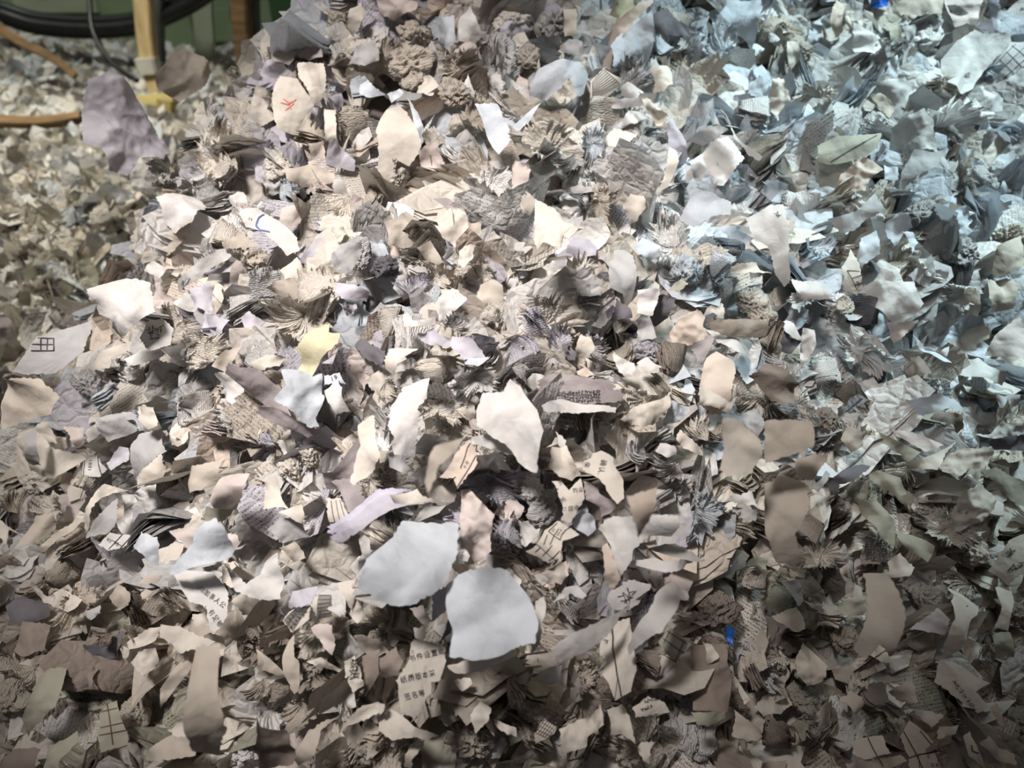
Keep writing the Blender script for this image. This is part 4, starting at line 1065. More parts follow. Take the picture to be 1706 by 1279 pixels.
03|T-|l90 c.7 a95 k=flygrey|long grey-brown sheet dropping|1270,530 1430,510 1450,660 1510,830 1520,950 1420,1270 1260,1290 1290,1000 1270,720
03|T|l26 c.6 a70|curved tan strip|1060,740 1180,580 1280,540 1240,640 1130,780 1060,880
03|C|l24 c.6 r.1 k=bowltan|bowl-shaped cream scrap|170,60 260,30 330,130 420,80 560,150 540,190 480,230 390,200 310,170
03|D|l38 c.3|large dark olive sheet|30,200 130,130 300,180 330,260 180,320 70,320
03|K|l18 c.2|flat brown scrap|80,480 170,320 340,320 290,490 190,530 100,500
03|T|l22 c.8 a90|cone-shaped tan scrap|720,150 790,30 860,130 850,190 790,210 740,180
03|G|l22 c.6|small grey cup-shaped scrap|560,230 660,190 670,240 600,290
03|O-|l18 c.4|olive tongue-shaped scrap|490,250 560,260 580,370 560,385
03|O|l26 c.5 a70 k=oliveleaf|long olive-yellow sheet|140,940 250,680 310,620 420,620 390,840 270,960 160,1080
03|T|l22 c.4 f2|fan-shaped ragged scrap|120,580 320,510 330,560 200,600
03|O|l24 k=table4|olive scrap printed with a brown grid|660,890 770,820 830,1010 850,1110 660,1170 640,1040
03|K|l22 c.7 a90|small brown rolled scrap|580,640 630,610 620,720 640,760 590,750
03|C|l22 c.5 r.1|pale crumpled strip|800,480 870,420 1000,340 1080,330 1030,430 880,480 840,560
03|C|l20 r.15 c.4|pale crinkled hollow scrap|860,570 930,480 1030,470 1050,590 960,660
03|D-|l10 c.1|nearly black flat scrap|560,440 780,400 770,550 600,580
03|T|l30 c.3|flat brown-grey sheet by the frame edge|930,1200 1060,1100 1130,1050 1280,1050 1260,1180 1050,1220
03|O|l26 c.4 a70|bent olive strip|270,1280 340,1120 480,1020 490,1100 420,1200 400,1280
03|K|l22 c.2|broad brown scrap|-10,1280 100,1150 280,1140 240,1280
13|C+|l46 c.10 x14 k=text|cream torn scrap printed with three rows of characters|1005,480 1010,440 1030,415 1190,445 1240,460 1240,560 1200,690 1140,700 1140,770 1100,810 1050,930 930,910 920,720 905,690 990,560
13|B+|l52 c.15 f1 x16 k=bigpale|large bright blue-white torn sheet|1285,60 1350,8 1555,-20 1665,-20 1765,100 1865,320 1845,460 1665,500 1430,560 1280,540 1300,360 1265,200
13|C|l44 c.4 a15|cream underside flap|1250,590 1450,520 1706,490 1720,530 1480,620 1300,630
13|D-|l22 c.1|dark purple triangle|1180,440 1280,230 1300,330
13|R|l26 c.3|pink-grey upright scrap|1000,210 1090,190 1150,290 1110,330 1060,290
13|L-|l30 c.2|grey-lilac angular scrap|1150,120 1300,10 1260,220 1150,290
13|C|l28 c.3|cream fold|1030,340 1110,330 1110,410 1040,410
13|K|l22 c.4|rounded grey-brown sheet|800,540 900,460 960,560 920,660 820,670
13|K|l18 c.3|flat grey-brown sheet|680,540 800,490 800,640 700,800 690,640
13|R|l24 f1|pinkish grey scrap|350,340 410,310 500,320 500,520 450,480
13|W+|l34 c.8 k=bag|white pouch-shaped scrap|460,220 540,140 590,240 540,265
13|C|l30 f1|cream jagged scrap|600,250 660,150 690,200 690,280 660,310
13|C|l36 c.6 a90|cream pointed cone|510,40 640,10 650,120 610,230
13|C|l24 c.5 k=gridtext|curled scrap crowded with small print|150,290 260,200 340,190 340,280 230,370
13|C|l24 c.4 k=grid2|tan scrap with a dense printed grid|360,170 400,120 480,120 460,210 490,270 390,290
13|L|l22 c.5|lilac scrap|170,220 220,100 350,80 350,180 260,200
13|T|l26 c.4 a80 k=tanstrip|long tan strip|170,420 250,580 255,760 220,790 190,690 160,540
13|T|l20 c.2|dull tan pointed sheet|-10,480 180,640 140,660 -10,600
13|C|l22 r.12|tan crumpled scrap with a green tip|320,560 420,530 560,620 560,650 450,610
13|C|l24 r.15 k=ragtext|ragged printed scrap, torn lengthwise|570,560 640,520 660,560 700,720 640,760 580,660
13|W|l26 c.9 a70|small rolled scrap with dark edges|560,830 620,760 650,860 600,880
13|C|l30 c.4 a20 k=tansheet|broad tan sheet with a cut|770,950 870,890 1000,950 1180,1080 1120,1090 1040,1050 900,1080 790,1030
13|C|l30 f3 r.08|ragged cream fan|620,960 720,830 860,840 840,890 700,940
13|T|l22 c.6 a70|tan curved strip at the frame edge|930,1270 1010,1110 1090,1080 1060,1170 1000,1270
13|C+|l30 c.5|cream hood-shaped scrap|1400,920 1480,820 1540,870 1510,970 1440,1040
13|C|l26 c.4|small cream scrap|1290,690 1400,670 1410,710 1350,760
13|C|l22 c.3|thin pale strip|1560,950 1706,1000 1706,1060 1580,1000
13|T|l22 c.6 a60|long grey-tan curved sheet|210,1200 330,1020 420,960 560,920 420,1010 360,1200 260,1260
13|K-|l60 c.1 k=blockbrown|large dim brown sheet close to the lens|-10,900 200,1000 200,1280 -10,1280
23|C|l36 c.1 k=blackline|tall tan strip with a thick black line|550,520 555,400 630,300 750,275 770,400 795,620 760,760 650,820 610,720 570,660 600,540
23|W+|l56 c.6 a45 x16 k=swoosh|curved bright white strip|780,350 870,250 920,130 1040,10 1160,0 1160,100 1090,130 1020,290 960,380 800,450 750,480 740,440
23|W+|l46 c.4 a25 x16 k=diag|long white diagonal sheet|200,490 340,400 520,310 660,250 870,90 900,90 820,180 660,270 530,440 400,530 260,570
23|G|l36 c.3 k=greytext|grey scrap printed with large characters|600,140 650,60 780,20 890,50 880,90 700,220 640,220
23|W|l40 c.8 a80|white twisted curl|90,300 140,170 210,140 200,210 150,330 150,480 120,530 80,420
23|O|l24 k=table5|grey-green scrap with table lines and digits|940,440 1010,330 1160,450 1060,570
23|W|l42 c.7 a20|white looping edge of paper|230,170 330,70 400,60 470,130 440,150 360,110 250,170
23|G|l24 c.4|grey smooth scrap|150,630 250,590 310,590 270,700 170,700
23|T|l26 k=grid3|tan scrap printed with a slanted grid|120,1030 190,940 270,990 210,1070 130,1110
23|C|l26 c.4 r.08 k=torntan|large torn tan sheet|300,1170 270,1000 480,920 590,860 580,980 450,1040 430,1110
23|C|l30 c.6 a90|tan draped sheet|600,880 720,840 750,920 760,1010 790,1110 700,1040 620,1050
23|C|l26 c.5|cream flared scrap|800,1130 830,1090 930,1090 890,1140 880,1240 820,1180
23|C|l26 c.3 k=tantext|tan folded scrap with small print|760,870 870,790 980,830 1020,900 780,930
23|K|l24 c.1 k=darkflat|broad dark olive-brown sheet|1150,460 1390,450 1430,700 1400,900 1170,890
23|O|l22 c.2|olive-tan lower strip|1160,900 1380,890 1390,940 1310,980 1180,970
23|T|l24 c.2|tan angular sheet|1450,880 1640,1020 1620,1090 1450,1060
23|C|l26 c.7 a80|pale knuckle-shaped fold|1240,430 1290,450 1330,530 1270,590 1250,540
33|C|l120 c.7 a95 k=flytan2|long tan sheet dropping|670,-40 840,-40 890,150 880,350 850,470 790,500 740,450 690,520 620,540 560,480 600,380 650,280
33|G|l22 c.4|grey-tan folded scrap|110,40 190,10 240,160 180,190
33|C|l24 c.3|pale angular strip|240,160 300,180 430,250 390,260 290,210
33|T|l24 f2 c.4|tan pleated scrap|20,270 190,200 250,270 250,350 180,370 100,320
33|O|l20 c.4 a10|olive ribbed scrap|480,180 560,130 650,130 640,260 500,270
33|M|l20 c.2 k=maroon|dark maroon sheet|940,350 1130,210 1210,290 1190,390
33|C|l26 c.8 a95 k=drape1|tan draped sheet|1190,170 1300,40 1370,110 1400,200 1330,290 1340,470 1260,530 1200,440 1180,340 1200,290
33|C|l28 c.7 a95 k=drape2|tall draped tan sheet|1480,370 1560,200 1510,60 1610,50 1640,160 1600,360 1530,345
33|O|l22 c.4 a95|olive hanging strip|1480,365 1610,370 1650,540 1540,540
33|C|l30 c.2 f1 k=browntext|large tan scrap with a row of small characters|1130,600 1140,560 1230,570 1360,640 1500,710 1380,770 1470,870 1400,910 1250,800 1120,700
33|T|l24 c.2|tan spike of paper|1470,870 1530,850 1580,1000 1550,1000
33|T|l26 f3|pale fan-folded scrap|800,770 970,690 990,830 910,850
33|T|l24 c.5|tan crinkled scrap|480,830 560,760 620,830 620,900 560,920
33|C|l24 c.5|olive-cream scalloped scrap|960,880 1080,900 1180,920 1090,1010
33|C|l26 c.1 k=line2|tan sheet with one ruled line|560,1100 760,1060 820,1180 640,1220 560,1180
33|T|l28 c.1|tan flat sheet at the frame bottom|600,1220 880,1190 930,1230 800,1290 600,1290
33|T|l26 c.1 k=table6|tan scrap with a printed table and characters|880,1070 940,960 1040,1040 1130,1150 1150,1285 940,1285 940,1210
33|C|l30 c.4 k=line3|cream scrap with a short angle mark|1300,1070 1340,1030 1390,1120 1430,1210 1440,1285 1340,1200
33|C|l30 c.5|cream bent scrap|1410,1110 1470,1060 1530,1130 1640,1180 1660,1250 1530,1220
33|C|l24 c.6 r.1|knobby pale scrap|1140,1000 1260,980 1240,1040 1130,1090
33|T|l22 c.4 r.08|tan frayed scrap|180,540 260,430 340,500 400,600 370,700 290,740 200,660
'''
SHORT = {'fly1': 'the large flying grey-lilac sheet', 'dome': 'the domed cream scrap on the crest', 'orange': 'the sheet with orange marks', 'bigcream': 'the big roof-bent cream sheet',
 'triangle': 'the bright blue-white triangle', 'bluefold': 'the tall pale blue folded sheet', 'bluedrape': 'the draped blue-white sheet', 'lined1': 'the finely lined scrap', 'cup': 'the cup-shaped cream scrap',
 'bigwhite': 'the big rounded whitish sheet', 'words1': 'the small lettered white scrap', 'pinkgrey': 'the big pinkish-grey sheet', 'grid1': 'the blue-grey grid paper', 'olive1': 'the flat olive-tan sheet',
 'peach1': 'the peach crinkled sheet', 'diamond': 'the whitish diamond-shaped sheet', 'peachstrip': 'the peach vertical strip', 'puff': 'the puffed-up white sheet', 'fly2': 'the curled white flying sheet',
 'mark1': 'the scrap with handwritten marks', 'gridfly': 'the flying sheet with a table', 'whitefold': 'the curled white strip', 'stripes': 'the cream and purple stack', 'roll': 'the white paper cuff',
 'mauve1': 'the broad mauve sheet', 'hex': 'the tan six-sided sheet', 'hexgrey': 'the grey-beige six-sided sheet', 'fan': 'the fan of paper leaves', 'lilac': 'the broad lilac sheet', 'darkfan': 'the dark paper fan',
 'leaf': 'the cream-yellow leaf-shaped sheet', 'words2': 'the scrap with printed numerals', 'fly3': 'the large flying beige sheet', 'oval': 'the tall grey oval sheet', 'bluepetal': 'the pale blue petal scrap',
 'pleat': 'the pleated grey skirt', 'shell': 'the peach shell-like sheet', 'slab': 'the wide tan slab', 'tanoval': 'the smooth tan oval', 'torn1': 'the white jagged scrap', 'darkshard': 'the dark blue-grey shard',
 'panel': 'the tall ink-marked pale panel', 'cyan': 'the bright cyan-white chip', 'table1': 'the tan table strip', 'bigpink': 'the big pink-white sheet', 'shard1': 'the long white shard', 'box': 'the boxy tan scrap',
 'mauveflat': 'the broad mauve-beige sheet', 'brownflat': 'the dark brown flat sheet', 'flydark': 'the dull brown flying sheet', 'curl1': 'the tall cream curl', 'digits1': 'the scrap numbered 1001',
 'bluestripe': 'the blue-striped grey fold', 'greytan': 'the grey and cream sheet', 'flatpink': 'the flat pink-grey sheet', 'table2': 'the white table scrap', 'flyblue': 'the broad pale blue sheet', 'strip1': 'the thin beige strip',
 'bigblue': 'the large blue-white sheet', 'bird': 'the bird-shaped cream scrap', 'tallwhite': 'the tall white folded sheet', 'central': 'the big white pointed sheet', 'peachline': 'the peach two-line scrap',
 'brownpink': 'the brownish-pink sheet', 'ruled': 'the ruled cream scrap', 'purplestack': 'the purple-edged stack', 'smooth': 'the smooth bent-over sheet', 'whitearch': 'the notched white scrap', 'chip': 'the cream white-tipped scrap',
 'cream2': 'the cream two-character scrap', 'words3': 'the scrap with several characters', 'table3': 'the scrap with printed zeros', 'bigsheet': 'the large grey-white sheet', 'flypeach': 'the peach-streaked falling sheet',
 'flytan': 'the rounded flying tan sheet', 'tan3': 'the pointed tan sheet', 'skirt': 'the pleated tan skirt', 'wing': 'the white wing-shaped scrap', 'layers1': 'the printed layered band', 'flyblock': 'the rectangular flying sheet',
 'flylong': 'the long twisted falling sheet', 'ragged': 'the ragged cracked scrap', 'bowl': 'the big crumpled tan sheet', 'greyband': 'the flat grey band', 'arch': 'the pale arched sheet', 'mosaic': 'the densely printed scrap',
 'print4': 'the faintly printed tan sheet', 'textwhite': 'the white two-row text scrap', 'tanfold': 'the long tan folded sheet', 'flygrey': 'the grey-brown falling sheet', 'bowltan': 'the cream bowl-shaped scrap',
 'oliveleaf': 'the olive-yellow sheet', 'table4': 'the brown-gridded olive scrap', 'text': 'the three-row text scrap', 'bigpale': 'the large bright torn sheet', 'bag': 'the white pouch-shaped scrap', 'gridtext': 'the small-print curl',
 'grid2': 'the dense-grid scrap', 'tanstrip': 'the long tan strip', 'ragtext': 'the ragged printed scrap', 'tansheet': 'the broad cut tan sheet', 'blockbrown': 'the dim brown sheet', 'blackline': 'the strip with the black line',
 'swoosh': 'the curved bright strip', 'diag': 'the long white diagonal', 'greytext': 'the large-character grey scrap', 'table5': 'the grey-green table scrap', 'grid3': 'the slanted-grid scrap', 'torntan': 'the large torn tan sheet',
 'tantext': 'the small-print tan fold', 'darkflat': 'the broad olive-brown sheet', 'flytan2': 'the long tan falling sheet', 'maroon': 'the dark maroon sheet', 'drape1': 'the tan draped sheet', 'drape2': 'the tall draped sheet',
 'browntext': 'the tan one-row text scrap', 'line2': 'the one-line tan sheet', 'table6': 'the tan table scrap', 'line3': 'the angle-marked cream scrap'}
# print: L = polyline (crop units), G = polyline (photograph pixels), T = text (photograph pixels: x, y, size, degrees), S = illegible small print from a to b
def Z(x0, y0, k, *p): return [(x0 + k * a, y0 + k * b) for a, b in p]
def PLg(pts, w=1.2): return ('G', pts, w)
z3 = lambda *p: Z(870, 860, .0645, *p)
zp = lambda *p: Z(740, 690, .1017, *p)
zr = lambda *p: Z(390, 340, .0782, *p)
PRINT = {
 'text': [('T', '书件设置动', 680.5, 1103, 11.6, 13.5), ('T', '纸质版本采', 665, 1139, 11.6, 12.5), ('T', '签名等', 671, 1168, 11.6, 14), ('T', '乙', 684, 1089, 6, 10)],
 'textwhite': [('T', '/川加事人公', 327, 980, 10, -37), ('T', '、有足够', 341, 1011, 10, -55), ('T', '心', 369, 970, 8, -10)],
 'cream2': [('T', '确认.', 1003, 767, 11, -104), ('T', '亲', 976, 771, 10, -100), ('T', '八', 969, 783, 8, -100)],
 'words3': [('T', '应收', 946, 850, 9, 6), ('T', '所', 937, 838, 9, 40), ('T', '的业', 954, 820, 8.5, 8), ('T', '亿', 921, 817, 9, -25), ('T', '二', 937, 850, 7, 0), ('T', '东', 933, 808, 9, 30)],
 'peachline': [PLg(zp((435, 460), (380, 540), (320, 740), (260, 890))), PLg(zp((515, 680), (400, 890), (210, 1190))), PLg(zp((185, 1025), (150, 1050), (150, 1160))), ('T', '张', 775.5, 774.5, 6, 25), ('T', '长', 772, 781, 5.5, 25)],
 'table3': [PLg(z3((900, 180), (680, 370), (820, 480), (980, 590))), PLg(z3((940, 320), (820, 480), (720, 700))), PLg(z3((650, 450), (560, 700))), PLg(z3((980, 590), (1020, 470), (1130, 360), (1260, 310))), PLg(z3((350, 690), (480, 780), (610, 920), (880, 1130))),
            PLg(z3((480, 780), (330, 920))), PLg(z3((780, 710), (610, 920), (530, 1020))), PLg(z3((970, 850), (780, 1060), (680, 1150))), PLg(z3((1150, 680), (1320, 770), (1180, 1000))), ('T', '00', 921.5, 886, 5.5, 50), ('T', '00.0', 930, 892, 5.5, 54)],
 'gridfly': [('L', [(255, 970), (363, 972)], 1.6), ('L', [(218, 1012), (362, 1012)], 1.6), ('L', [(212, 1053), (365, 1053)], 1.9), ('L', [(278, 970), (275, 1052)], 1.6), ('L', [(320, 970), (316, 1052)], 1.6), ('L', [(360, 970), (362, 1053)], 1.6)],
 'roll': [('B', zr((660, 270), (560, 400), (505, 570), (590, 660), (800, 720)), 2.6), ('T', '73', 417, 376, 6, -8)],
 'orange': [('R', [(468, 171), (480, 174), (494, 166)], 1.8), ('R', [(472, 164), (482, 172), (486, 182)], 1.6), ('R', [(476, 184), (484, 178), (490, 172)], 1.4)],
 'bigcream': [('S', (655, 262), (668, 300), 4, 7)],
 'grid1': [('L', [(1500, 440), (1600, 520)], 1), ('L', [(1540, 400), (1640, 490)], 1), ('L', [(1580, 350), (1690, 450)], 1), ('L', [(1620, 300), (1705, 380)], 1), ('L', [(1490, 450), (1650, 290)], 1), ('L', [(1530, 485), (1700, 320)], 1), ('L', [(1575, 515), (1705, 400)], 1)],
 'olive1': [('L', [(420, 1075), (560, 990), (740, 890)], 1.3)],
 'panel': [('S', (1289, 358), (1301, 358), 1, 9)],
 'table1': [('L', [(520, 520), (605, 525)], 1.2), ('L', [(520, 520), (590, 650)], 1.2), ('L', [(550, 575), (618, 550)], 1.2), ('L', [(572, 620), (628, 600)], 1.2), ('S', (1425, 467), (1432, 480), 2, 5)],
 'digits1': [('L', [(552, 500), (560, 600)], 1.2), ('L', [(648, 455), (665, 600)], 1.2), ('T', '1001', 149, 765, 8.5, -92)],
 'table2': [('L', [(820, 985), (720, 1090)], 1.2), ('L', [(890, 985), (800, 1085)], 1.2), ('L', [(740, 1030), (810, 1065)], 1.2), ('T', '02', 176, 900, 8, -30), ('T', '00', 190, 905, 8, -30)],
 'table4': [('N', [(178, 1169), (182, 1195), (188, 1240)], 1.6), ('N', [(168, 1185), (195, 1180)], 1.4), ('N', [(167, 1212), (209, 1203)], 1.6), ('N', [(165, 1225), (211, 1216)], 1.6), ('N', [(167, 1255), (212, 1241)], 1.6)],
 'table5': [('L', [(995, 360), (1130, 445)], 1.3), ('L', [(970, 410), (1110, 510)], 1.3), ('L', [(980, 520), (1060, 568)], 1.3), ('L', [(1020, 350), (975, 440)], 1.2), ('L', [(1105, 435), (1050, 565)], 1.3), ('T', '0', 1135, 1088, 6, -30), ('T', '2', 1129, 1100, 6, -30)],
 'blackline': [('L', [(628, 310), (640, 400), (635, 490)], 3.0), ('L', [(638, 490), (660, 660), (692, 795)], 2.4), ('L', [(662, 665), (645, 815)], 0.9), ('S', (1008, 1070), (1011, 1066), 1, 7)],
 'ruled': [('L', [(480, 770), (525, 985)], 0.9), ('L', [(510, 770), (560, 970)], 0.9), ('L', [(535, 770), (600, 940)], 0.9), ('L', [(475, 912), (575, 905)], 1.3)],
 'grid2': [('M', (400, 125), (478, 125), (392, 285), (485, 262), 6, 9)], 'grid3': [('M', (190, 945), (268, 992), (125, 1030), (205, 1068), 4, 5)],
 'gridtext': [('M', (262, 205), (338, 195), (165, 290), (232, 362), 4, 9), ('S', (478, 1040), (505, 1010), 6, 5), ('S', (484, 1046), (512, 1018), 6, 5)],
 'lined1': [('M', (500, 545), (580, 460), (500, 660), (680, 560), 9, 1)],
 'words1': [('T', '电机', 968, 310, 8, 0)], 'words2': [('T', '19', 552, 635, 11, 20)],
 'mark1': [('S', (245, 553), (272, 548), 3, 12), ('S', (250, 562), (268, 560), 2, 9)],
 'browntext': [('S', (1588, 1133), (1628, 1184), 7, 7)], 'greytext': [('S', (1034, 1000), (1056, 988), 2, 17)],
 'table6': [('L', [(900, 1030), (990, 1190), (1030, 1277)], 1.8), ('L', [(1010, 1030), (1110, 1150), (1140, 1235)], 1.8), ('L', [(935, 1212), (1000, 1190), (1135, 1165)], 2.0), ('L', [(1000, 1190), (1012, 1277)], 1.2), ('T', '及', 1544, 1262, 6, -8), ('T', '文易顶', 1551, 1276, 7, -4)],
 'line2': [('L', [(665, 1075), (700, 1150), (770, 1270)], 1.8)], 'line3': [('L', [(1360, 1125), (1365, 1165), (1410, 1180)], 1.8)],
 'mosaic': [('S', (1436, 900 + 8 * k), (1480, 905 + 8 * k), 7, 8) for k in range(4)] + [('S', (1440, 905 + 8 * k), (1476, 910 + 8 * k), 7, 8) for k in range(4)],
 'print4': [('S', (1677, 925), (1690, 918), 2, 10), ('S', (1680, 950), (1704, 938), 3, 10)],
 'tantext': [('S', (1070, 1168), (1106, 1160), 6, 6), ('S', (1066, 1180), (1086, 1176), 4, 6)],
 'ragtext': [('S', (588 + 3 * k, 1095), (586 + 4 * k, 1130), 6, 5) for k in range(4)],
 'layers1': [('S', (925, 655 + 5 * k), (1000, 652 + 5 * k), 16, 5) for k in range(4)],
}
def stroke_chars(s, a, b, n, size, rnd):
    """small print too small to read: a few strokes per character"""
    V, F = [], []
    ang = math.atan2(b[1] - a[1], b[0] - a[0])
    for i in range(n):
        t = (i + .5) / n
        cx, cy = a[0] + (b[0] - a[0]) * t, a[1] + (b[1] - a[1]) * t
        for k in range(6):
            hor = k % 2 == 0
            ox, oy = rnd.uniform(-.36, .36) * size, rnd.uniform(-.4, .4) * size
            l = rnd.uniform(.25, .5) * size
            d = ang + (0 if hor else math.pi / 2) + rnd.uniform(-.35, .35)
            p = (cx + ox - math.cos(d) * l, cy + oy - math.sin(d) * l); q = (cx + ox + math.cos(d) * l, cy + oy + math.sin(d) * l)
            v, f = strip(s, [p, q], max(.55, size * .09), 2)
            F += [tuple(j + len(V) for j in x) for x in f]; V += v
    return V, F
def strip(s, pts, width, seg=8):
    old = s.crop; s.crop = '00'
    V, F = [], []
    inv = [((x - 0) / .252, (y - 0) / .252) for x, y in pts]
    w = width / FPX * ((s.o - CAM) @ FWD)
    for a, b in zip(inv, inv[1:]):
        v, f = s.line(a, b, w, seg)
        F += [tuple(j + len(V) for j in x) for x in f]; V += v
    s.crop = old
    return V, F
def printed(s, items, root, name_loc):
    groups = {}
    rnd = random.Random(5)
    for it in items:
        k = it[0]
        if k in 'LGBRN':
            pts = [pix(s.crop, *p) for p in it[1]] if k == 'L' else it[1]
            v, f = strip(s, pts, it[2])
            mt, nm = {'B': (M_BINK, 'blue_line'), 'R': (M_RINK, 'red_marks'), 'N': (M_BROWNINK, 'printed_lines')}.get(k, (M_INK, 'printed_lines'))
        elif k == 'T':
            v, f = s_text(s, *it[1:]); mt, nm = M_INK, 'printed_text'
        elif k == 'S':
            v, f = stroke_chars(s, *it[1:], rnd); mt, nm = M_INK, 'printed_text'
        else:       # M: a fine printed grid between four corners
            a, b, c, d = [np.array(pix(s.crop, *p)) for p in it[1:5]]
            v, f = [], []
            mt, nm = M_INK, 'printed_grid'
            for i in range(it[5] + 1):
                t = i / it[5]
                vv, ff = strip(s, [tuple(a + (c - a) * t), tuple(b + (d - b) * t)], .9); f += [tuple(j + len(v) for j in x) for x in ff]; v += vv
            for i in range(it[6] + 1):
                t = i / it[6]
                vv, ff = strip(s, [tuple(a + (b - a) * t), tuple(c + (d - c) * t)], .9); f += [tuple(j + len(v) for j in x) for x in ff]; v += vv
        g = groups.setdefault((nm, mt.name), ([], [], mt))
        g[1].extend(tuple(j + len(g[0]) for j in x) for x in f); g[0].extend(v)
    for (nm, _), (v, f, mt) in groups.items():
        link(nm, mk_mesh(nm, v, f, [mt], smooth=False), root)
def s_text(s, string, x, y, size, deg):
    old = s.crop; s.crop = '00'
    r = s.text(string, (x / .252, y / .252), size, math.radians(deg))
    s.crop = old
    return r

items = []
LANDMARK = []
for ln, row in enumerate([l for l in SHEETS.strip().split('\n') if l.strip()]):
    crop, col, opts, desc, pts = row.split('|')
    op = {'l': 12.0, 'c': .25, 'a': random.Random(ln).uniform(0, 180), 'r': 0, 'f': 0, 'n': 1, 'x': None, 'k': None}
    for o in opts.split():
        if o.startswith('k='): op['k'] = o[2:]
        else: op[o[0]] = float(o[1:])
    rnd = random.Random(ln * 7 + 1)
    base = {'+': 16, '-': -26}.get(col[1:], rnd.uniform(-12, 10))
    if op['x'] is not None: base = op['x']
    P = [tuple(float(c) for c in p.split(',')) for p in pts.split()]
    s = Sheet(crop, P, op['l'] / 1000 + .006, (base, rnd.uniform(-20, 20)), op['c'], op['a'], op['r'], int(op['f']), ln + 100)
    if op['k'] in PRINT:
        s.creases = [(a, c_, f * .3, m, k_) for a, c_, f, m, k_ in s.creases]; s.wave *= .5
    noun = 'sheet' if 'sheet' in desc or 'slab' in desc or 'panel' in desc else 'strip' if ('strip' in desc or 'sliver' in desc or 'band' in desc) else 'scrap'
    cat = 'paper ' + noun
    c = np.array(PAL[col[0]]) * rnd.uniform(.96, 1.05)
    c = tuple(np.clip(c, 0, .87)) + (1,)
    big = max(s.L * FPX / .45, 1)
    fine = 10.0 if big < 40 else 15.0 if big < 90 else 22.0
    if op['r'] or op['f'] > 1: fine *= 1.5
    n = int(op['n'])
    if n > 1:
        cat = 'paper stack'
        root = empty('paper_stack', s.o)
        fanned = op['k'] in ('fan', 'darkfan')
        for k in range(n):
            sh = (rnd.uniform(-.06, .06) * s.L - (.045 * k * s.L), rnd.uniform(-.05, .05) * s.L + .05 * k * s.L, -.0017 * k)
            o = link('sheet', s.build('sheet', None, sh if k else (0, 0, 0), (rnd.uniform(-.05, .05) + (.13 * k if fanned else .02 * k)) if k else 0, 1.0 - .02 * k, fine), root)
            cc = np.array(c[:3]) * (1 - .05 * (k % 3)); cc[2] *= (1.10 if op['k'] == 'purplestack' and k % 2 else 1)
            o.color = tuple(np.clip(cc, 0, .87)) + (1,)
    else:
        root = link('paper_' + noun, s.build('paper_' + noun, None, fine=fine))
        root.location = Vector(s.o)
        root.color = c
    if op['k'] in PRINT: printed(s, PRINT[op['k']], root, s.o)
    if op['k']: LANDMARK.append((op['k'], s.cu, s.cv))
    items.append((root, s.cu, s.cv, desc, cat, {'paper sheet': 'torn sheets on the heap', 'paper strip': 'torn paper strips on the heap', 'paper scrap': 'torn paper scraps on the heap', 'paper stack': 'stacked torn sheets in the heap'}[cat], op['k']))

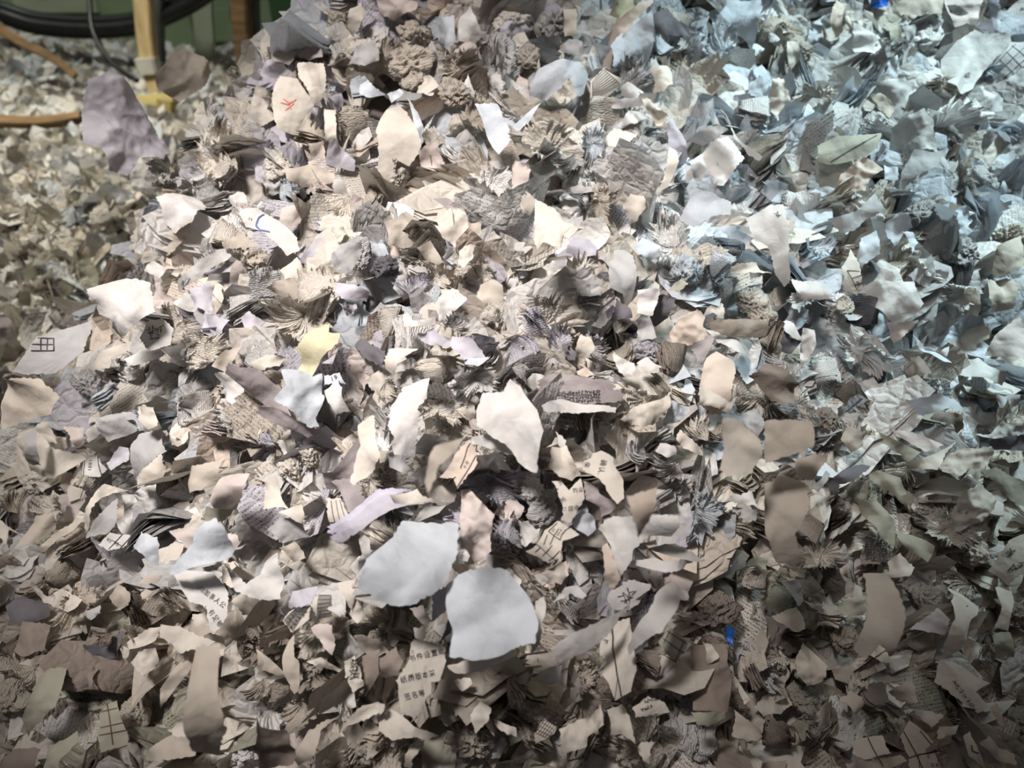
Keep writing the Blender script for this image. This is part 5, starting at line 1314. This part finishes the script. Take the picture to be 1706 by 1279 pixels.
# more single scraps of ordinary shapes between the ones above
xr = random.Random(404)
cent = [(i[1], i[2]) for i in items]
tries = 0
SHAPES = [('small torn %s scrap', 1.0, .2), ('bent %s scrap', 1.0, .7), ('narrow %s scrap', 2.2, .4), ('ragged %s scrap', 1.3, .35), ('creased %s scrap', 1.2, .3)]
while len(items) < 350 + 95 and tries < 5000:
    tries += 1
    u, v = xr.uniform(300, 1690), xr.uniform(40, 1265)
    if min((u - a) ** 2 + (v - b) ** 2 for a, b in cent) < 38 ** 2: continue
    if u < 430 and v < 200: continue
    form, el, cu_ = xr.choice(SHAPES)
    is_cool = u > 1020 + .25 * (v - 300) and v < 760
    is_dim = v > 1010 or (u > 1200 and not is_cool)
    cc = xr.choice('WWBBGC' if is_cool else 'CTTOGC' if is_dim else 'WWCCLR')  # dim-zone scraps take darker tints, shade included in the colour
    R0 = xr.uniform(19, 32); an = xr.uniform(0, 6.28); m = xr.randint(5, 8)
    P = []
    for q in range(m):
        t = 6.283 * (q + xr.uniform(-.3, .3)) / m
        r0 = R0 * xr.uniform(.65, 1.15)
        x, y = r0 * math.cos(t) * math.sqrt(el), r0 * math.sin(t) / math.sqrt(el)
        P.append(((u + x * math.cos(an) - y * math.sin(an)) / .252, (v + x * math.sin(an) + y * math.cos(an)) / .252))
    s = Sheet('00', P, .006, (xr.uniform(-25, 20), xr.uniform(-30, 30)), cu_, xr.uniform(0, 180), .10 if 'ragged' in form else 0, 2 if 'creased' in form else 0, 900 + tries)
    root = link('paper_scrap', s.build('paper_scrap', None, fine=9))
    root.location = Vector(s.o)
    root.color = tuple(np.clip(np.array(PAL[cc]) * xr.uniform(.85, 1.05), 0, .87)) + (1,)
    cent.append((u, v))
    items.append((root, u, v, form % COLWORD[cc], 'paper scrap', 'torn paper scraps on the heap', None))

# blue plastic bits among the paper
for crop, pts, lb in (('30', [(665, -30), (800, -30), (800, 20), (780, 50), (720, 68), (680, 40)], 'crumpled bright blue plastic scrap at the top of the heap'), ('23', [(1380, 330), (1440, 345), (1420, 450), (1385, 470)], 'small dark blue plastic scrap in the shaded hollow')):
    s = Sheet(crop, pts, .012, (5, 5), .6, 40, .15, 1, 9)
    o = link('plastic_scrap', s.build('plastic_scrap', M_BLUE, fine=12)); o.location = Vector(s.o)
    tag(o, lb, 'plastic scrap')

# ------------------------------------------------------------------ labels: looks first, then the place beside something one can find
def direction(du, dv):
    a = math.degrees(math.atan2(-dv, du)) % 360
    return ['to the right of', 'above and right of', 'above', 'above and left of', 'to the left of', 'below and left of', 'below', 'below and right of'][int(((a + 22.5) % 360) // 45)]
ART = lambda d: ('an ' if d[0] in 'aeiou' else 'a ') + d
used = set()
def give_label(o, u, v, desc, own):
    near = sorted(LANDMARK, key=lambda k: (k[1] - u) ** 2 + (k[2] - v) ** 2)
    near = [k for k in near if k[0] != own and SHORT[k[0]].split()[-1] + SHORT[k[0]] not in desc][:14]
    for how in ('', 'second ', 'third '):
        for k, ku, kv in near:
            d = math.hypot(u - ku, v - kv)
            rel = direction(u - ku, v - kv)
            if d < 16: rel = 'overlapping'
            lb = f'{how}{desc} {rel} {SHORT[k]}'
            if lb not in used and len(lb.split()) <= 16:
                used.add(lb); o['label'] = lb
                return
    raise ValueError('no label: ' + desc)
assert all(i[6] is None or i[6] in SHORT for i in items), [i[6] for i in items if i[6] and i[6] not in SHORT]
for o, u, v, desc, cat, grp, k in items:
    give_label(o, u, v, desc, k); tag(o, None, cat, grp)
for o, u, v, desc, cat, grp in wad_items:
    give_label(o, u, v, desc, None); tag(o, None, cat, grp)
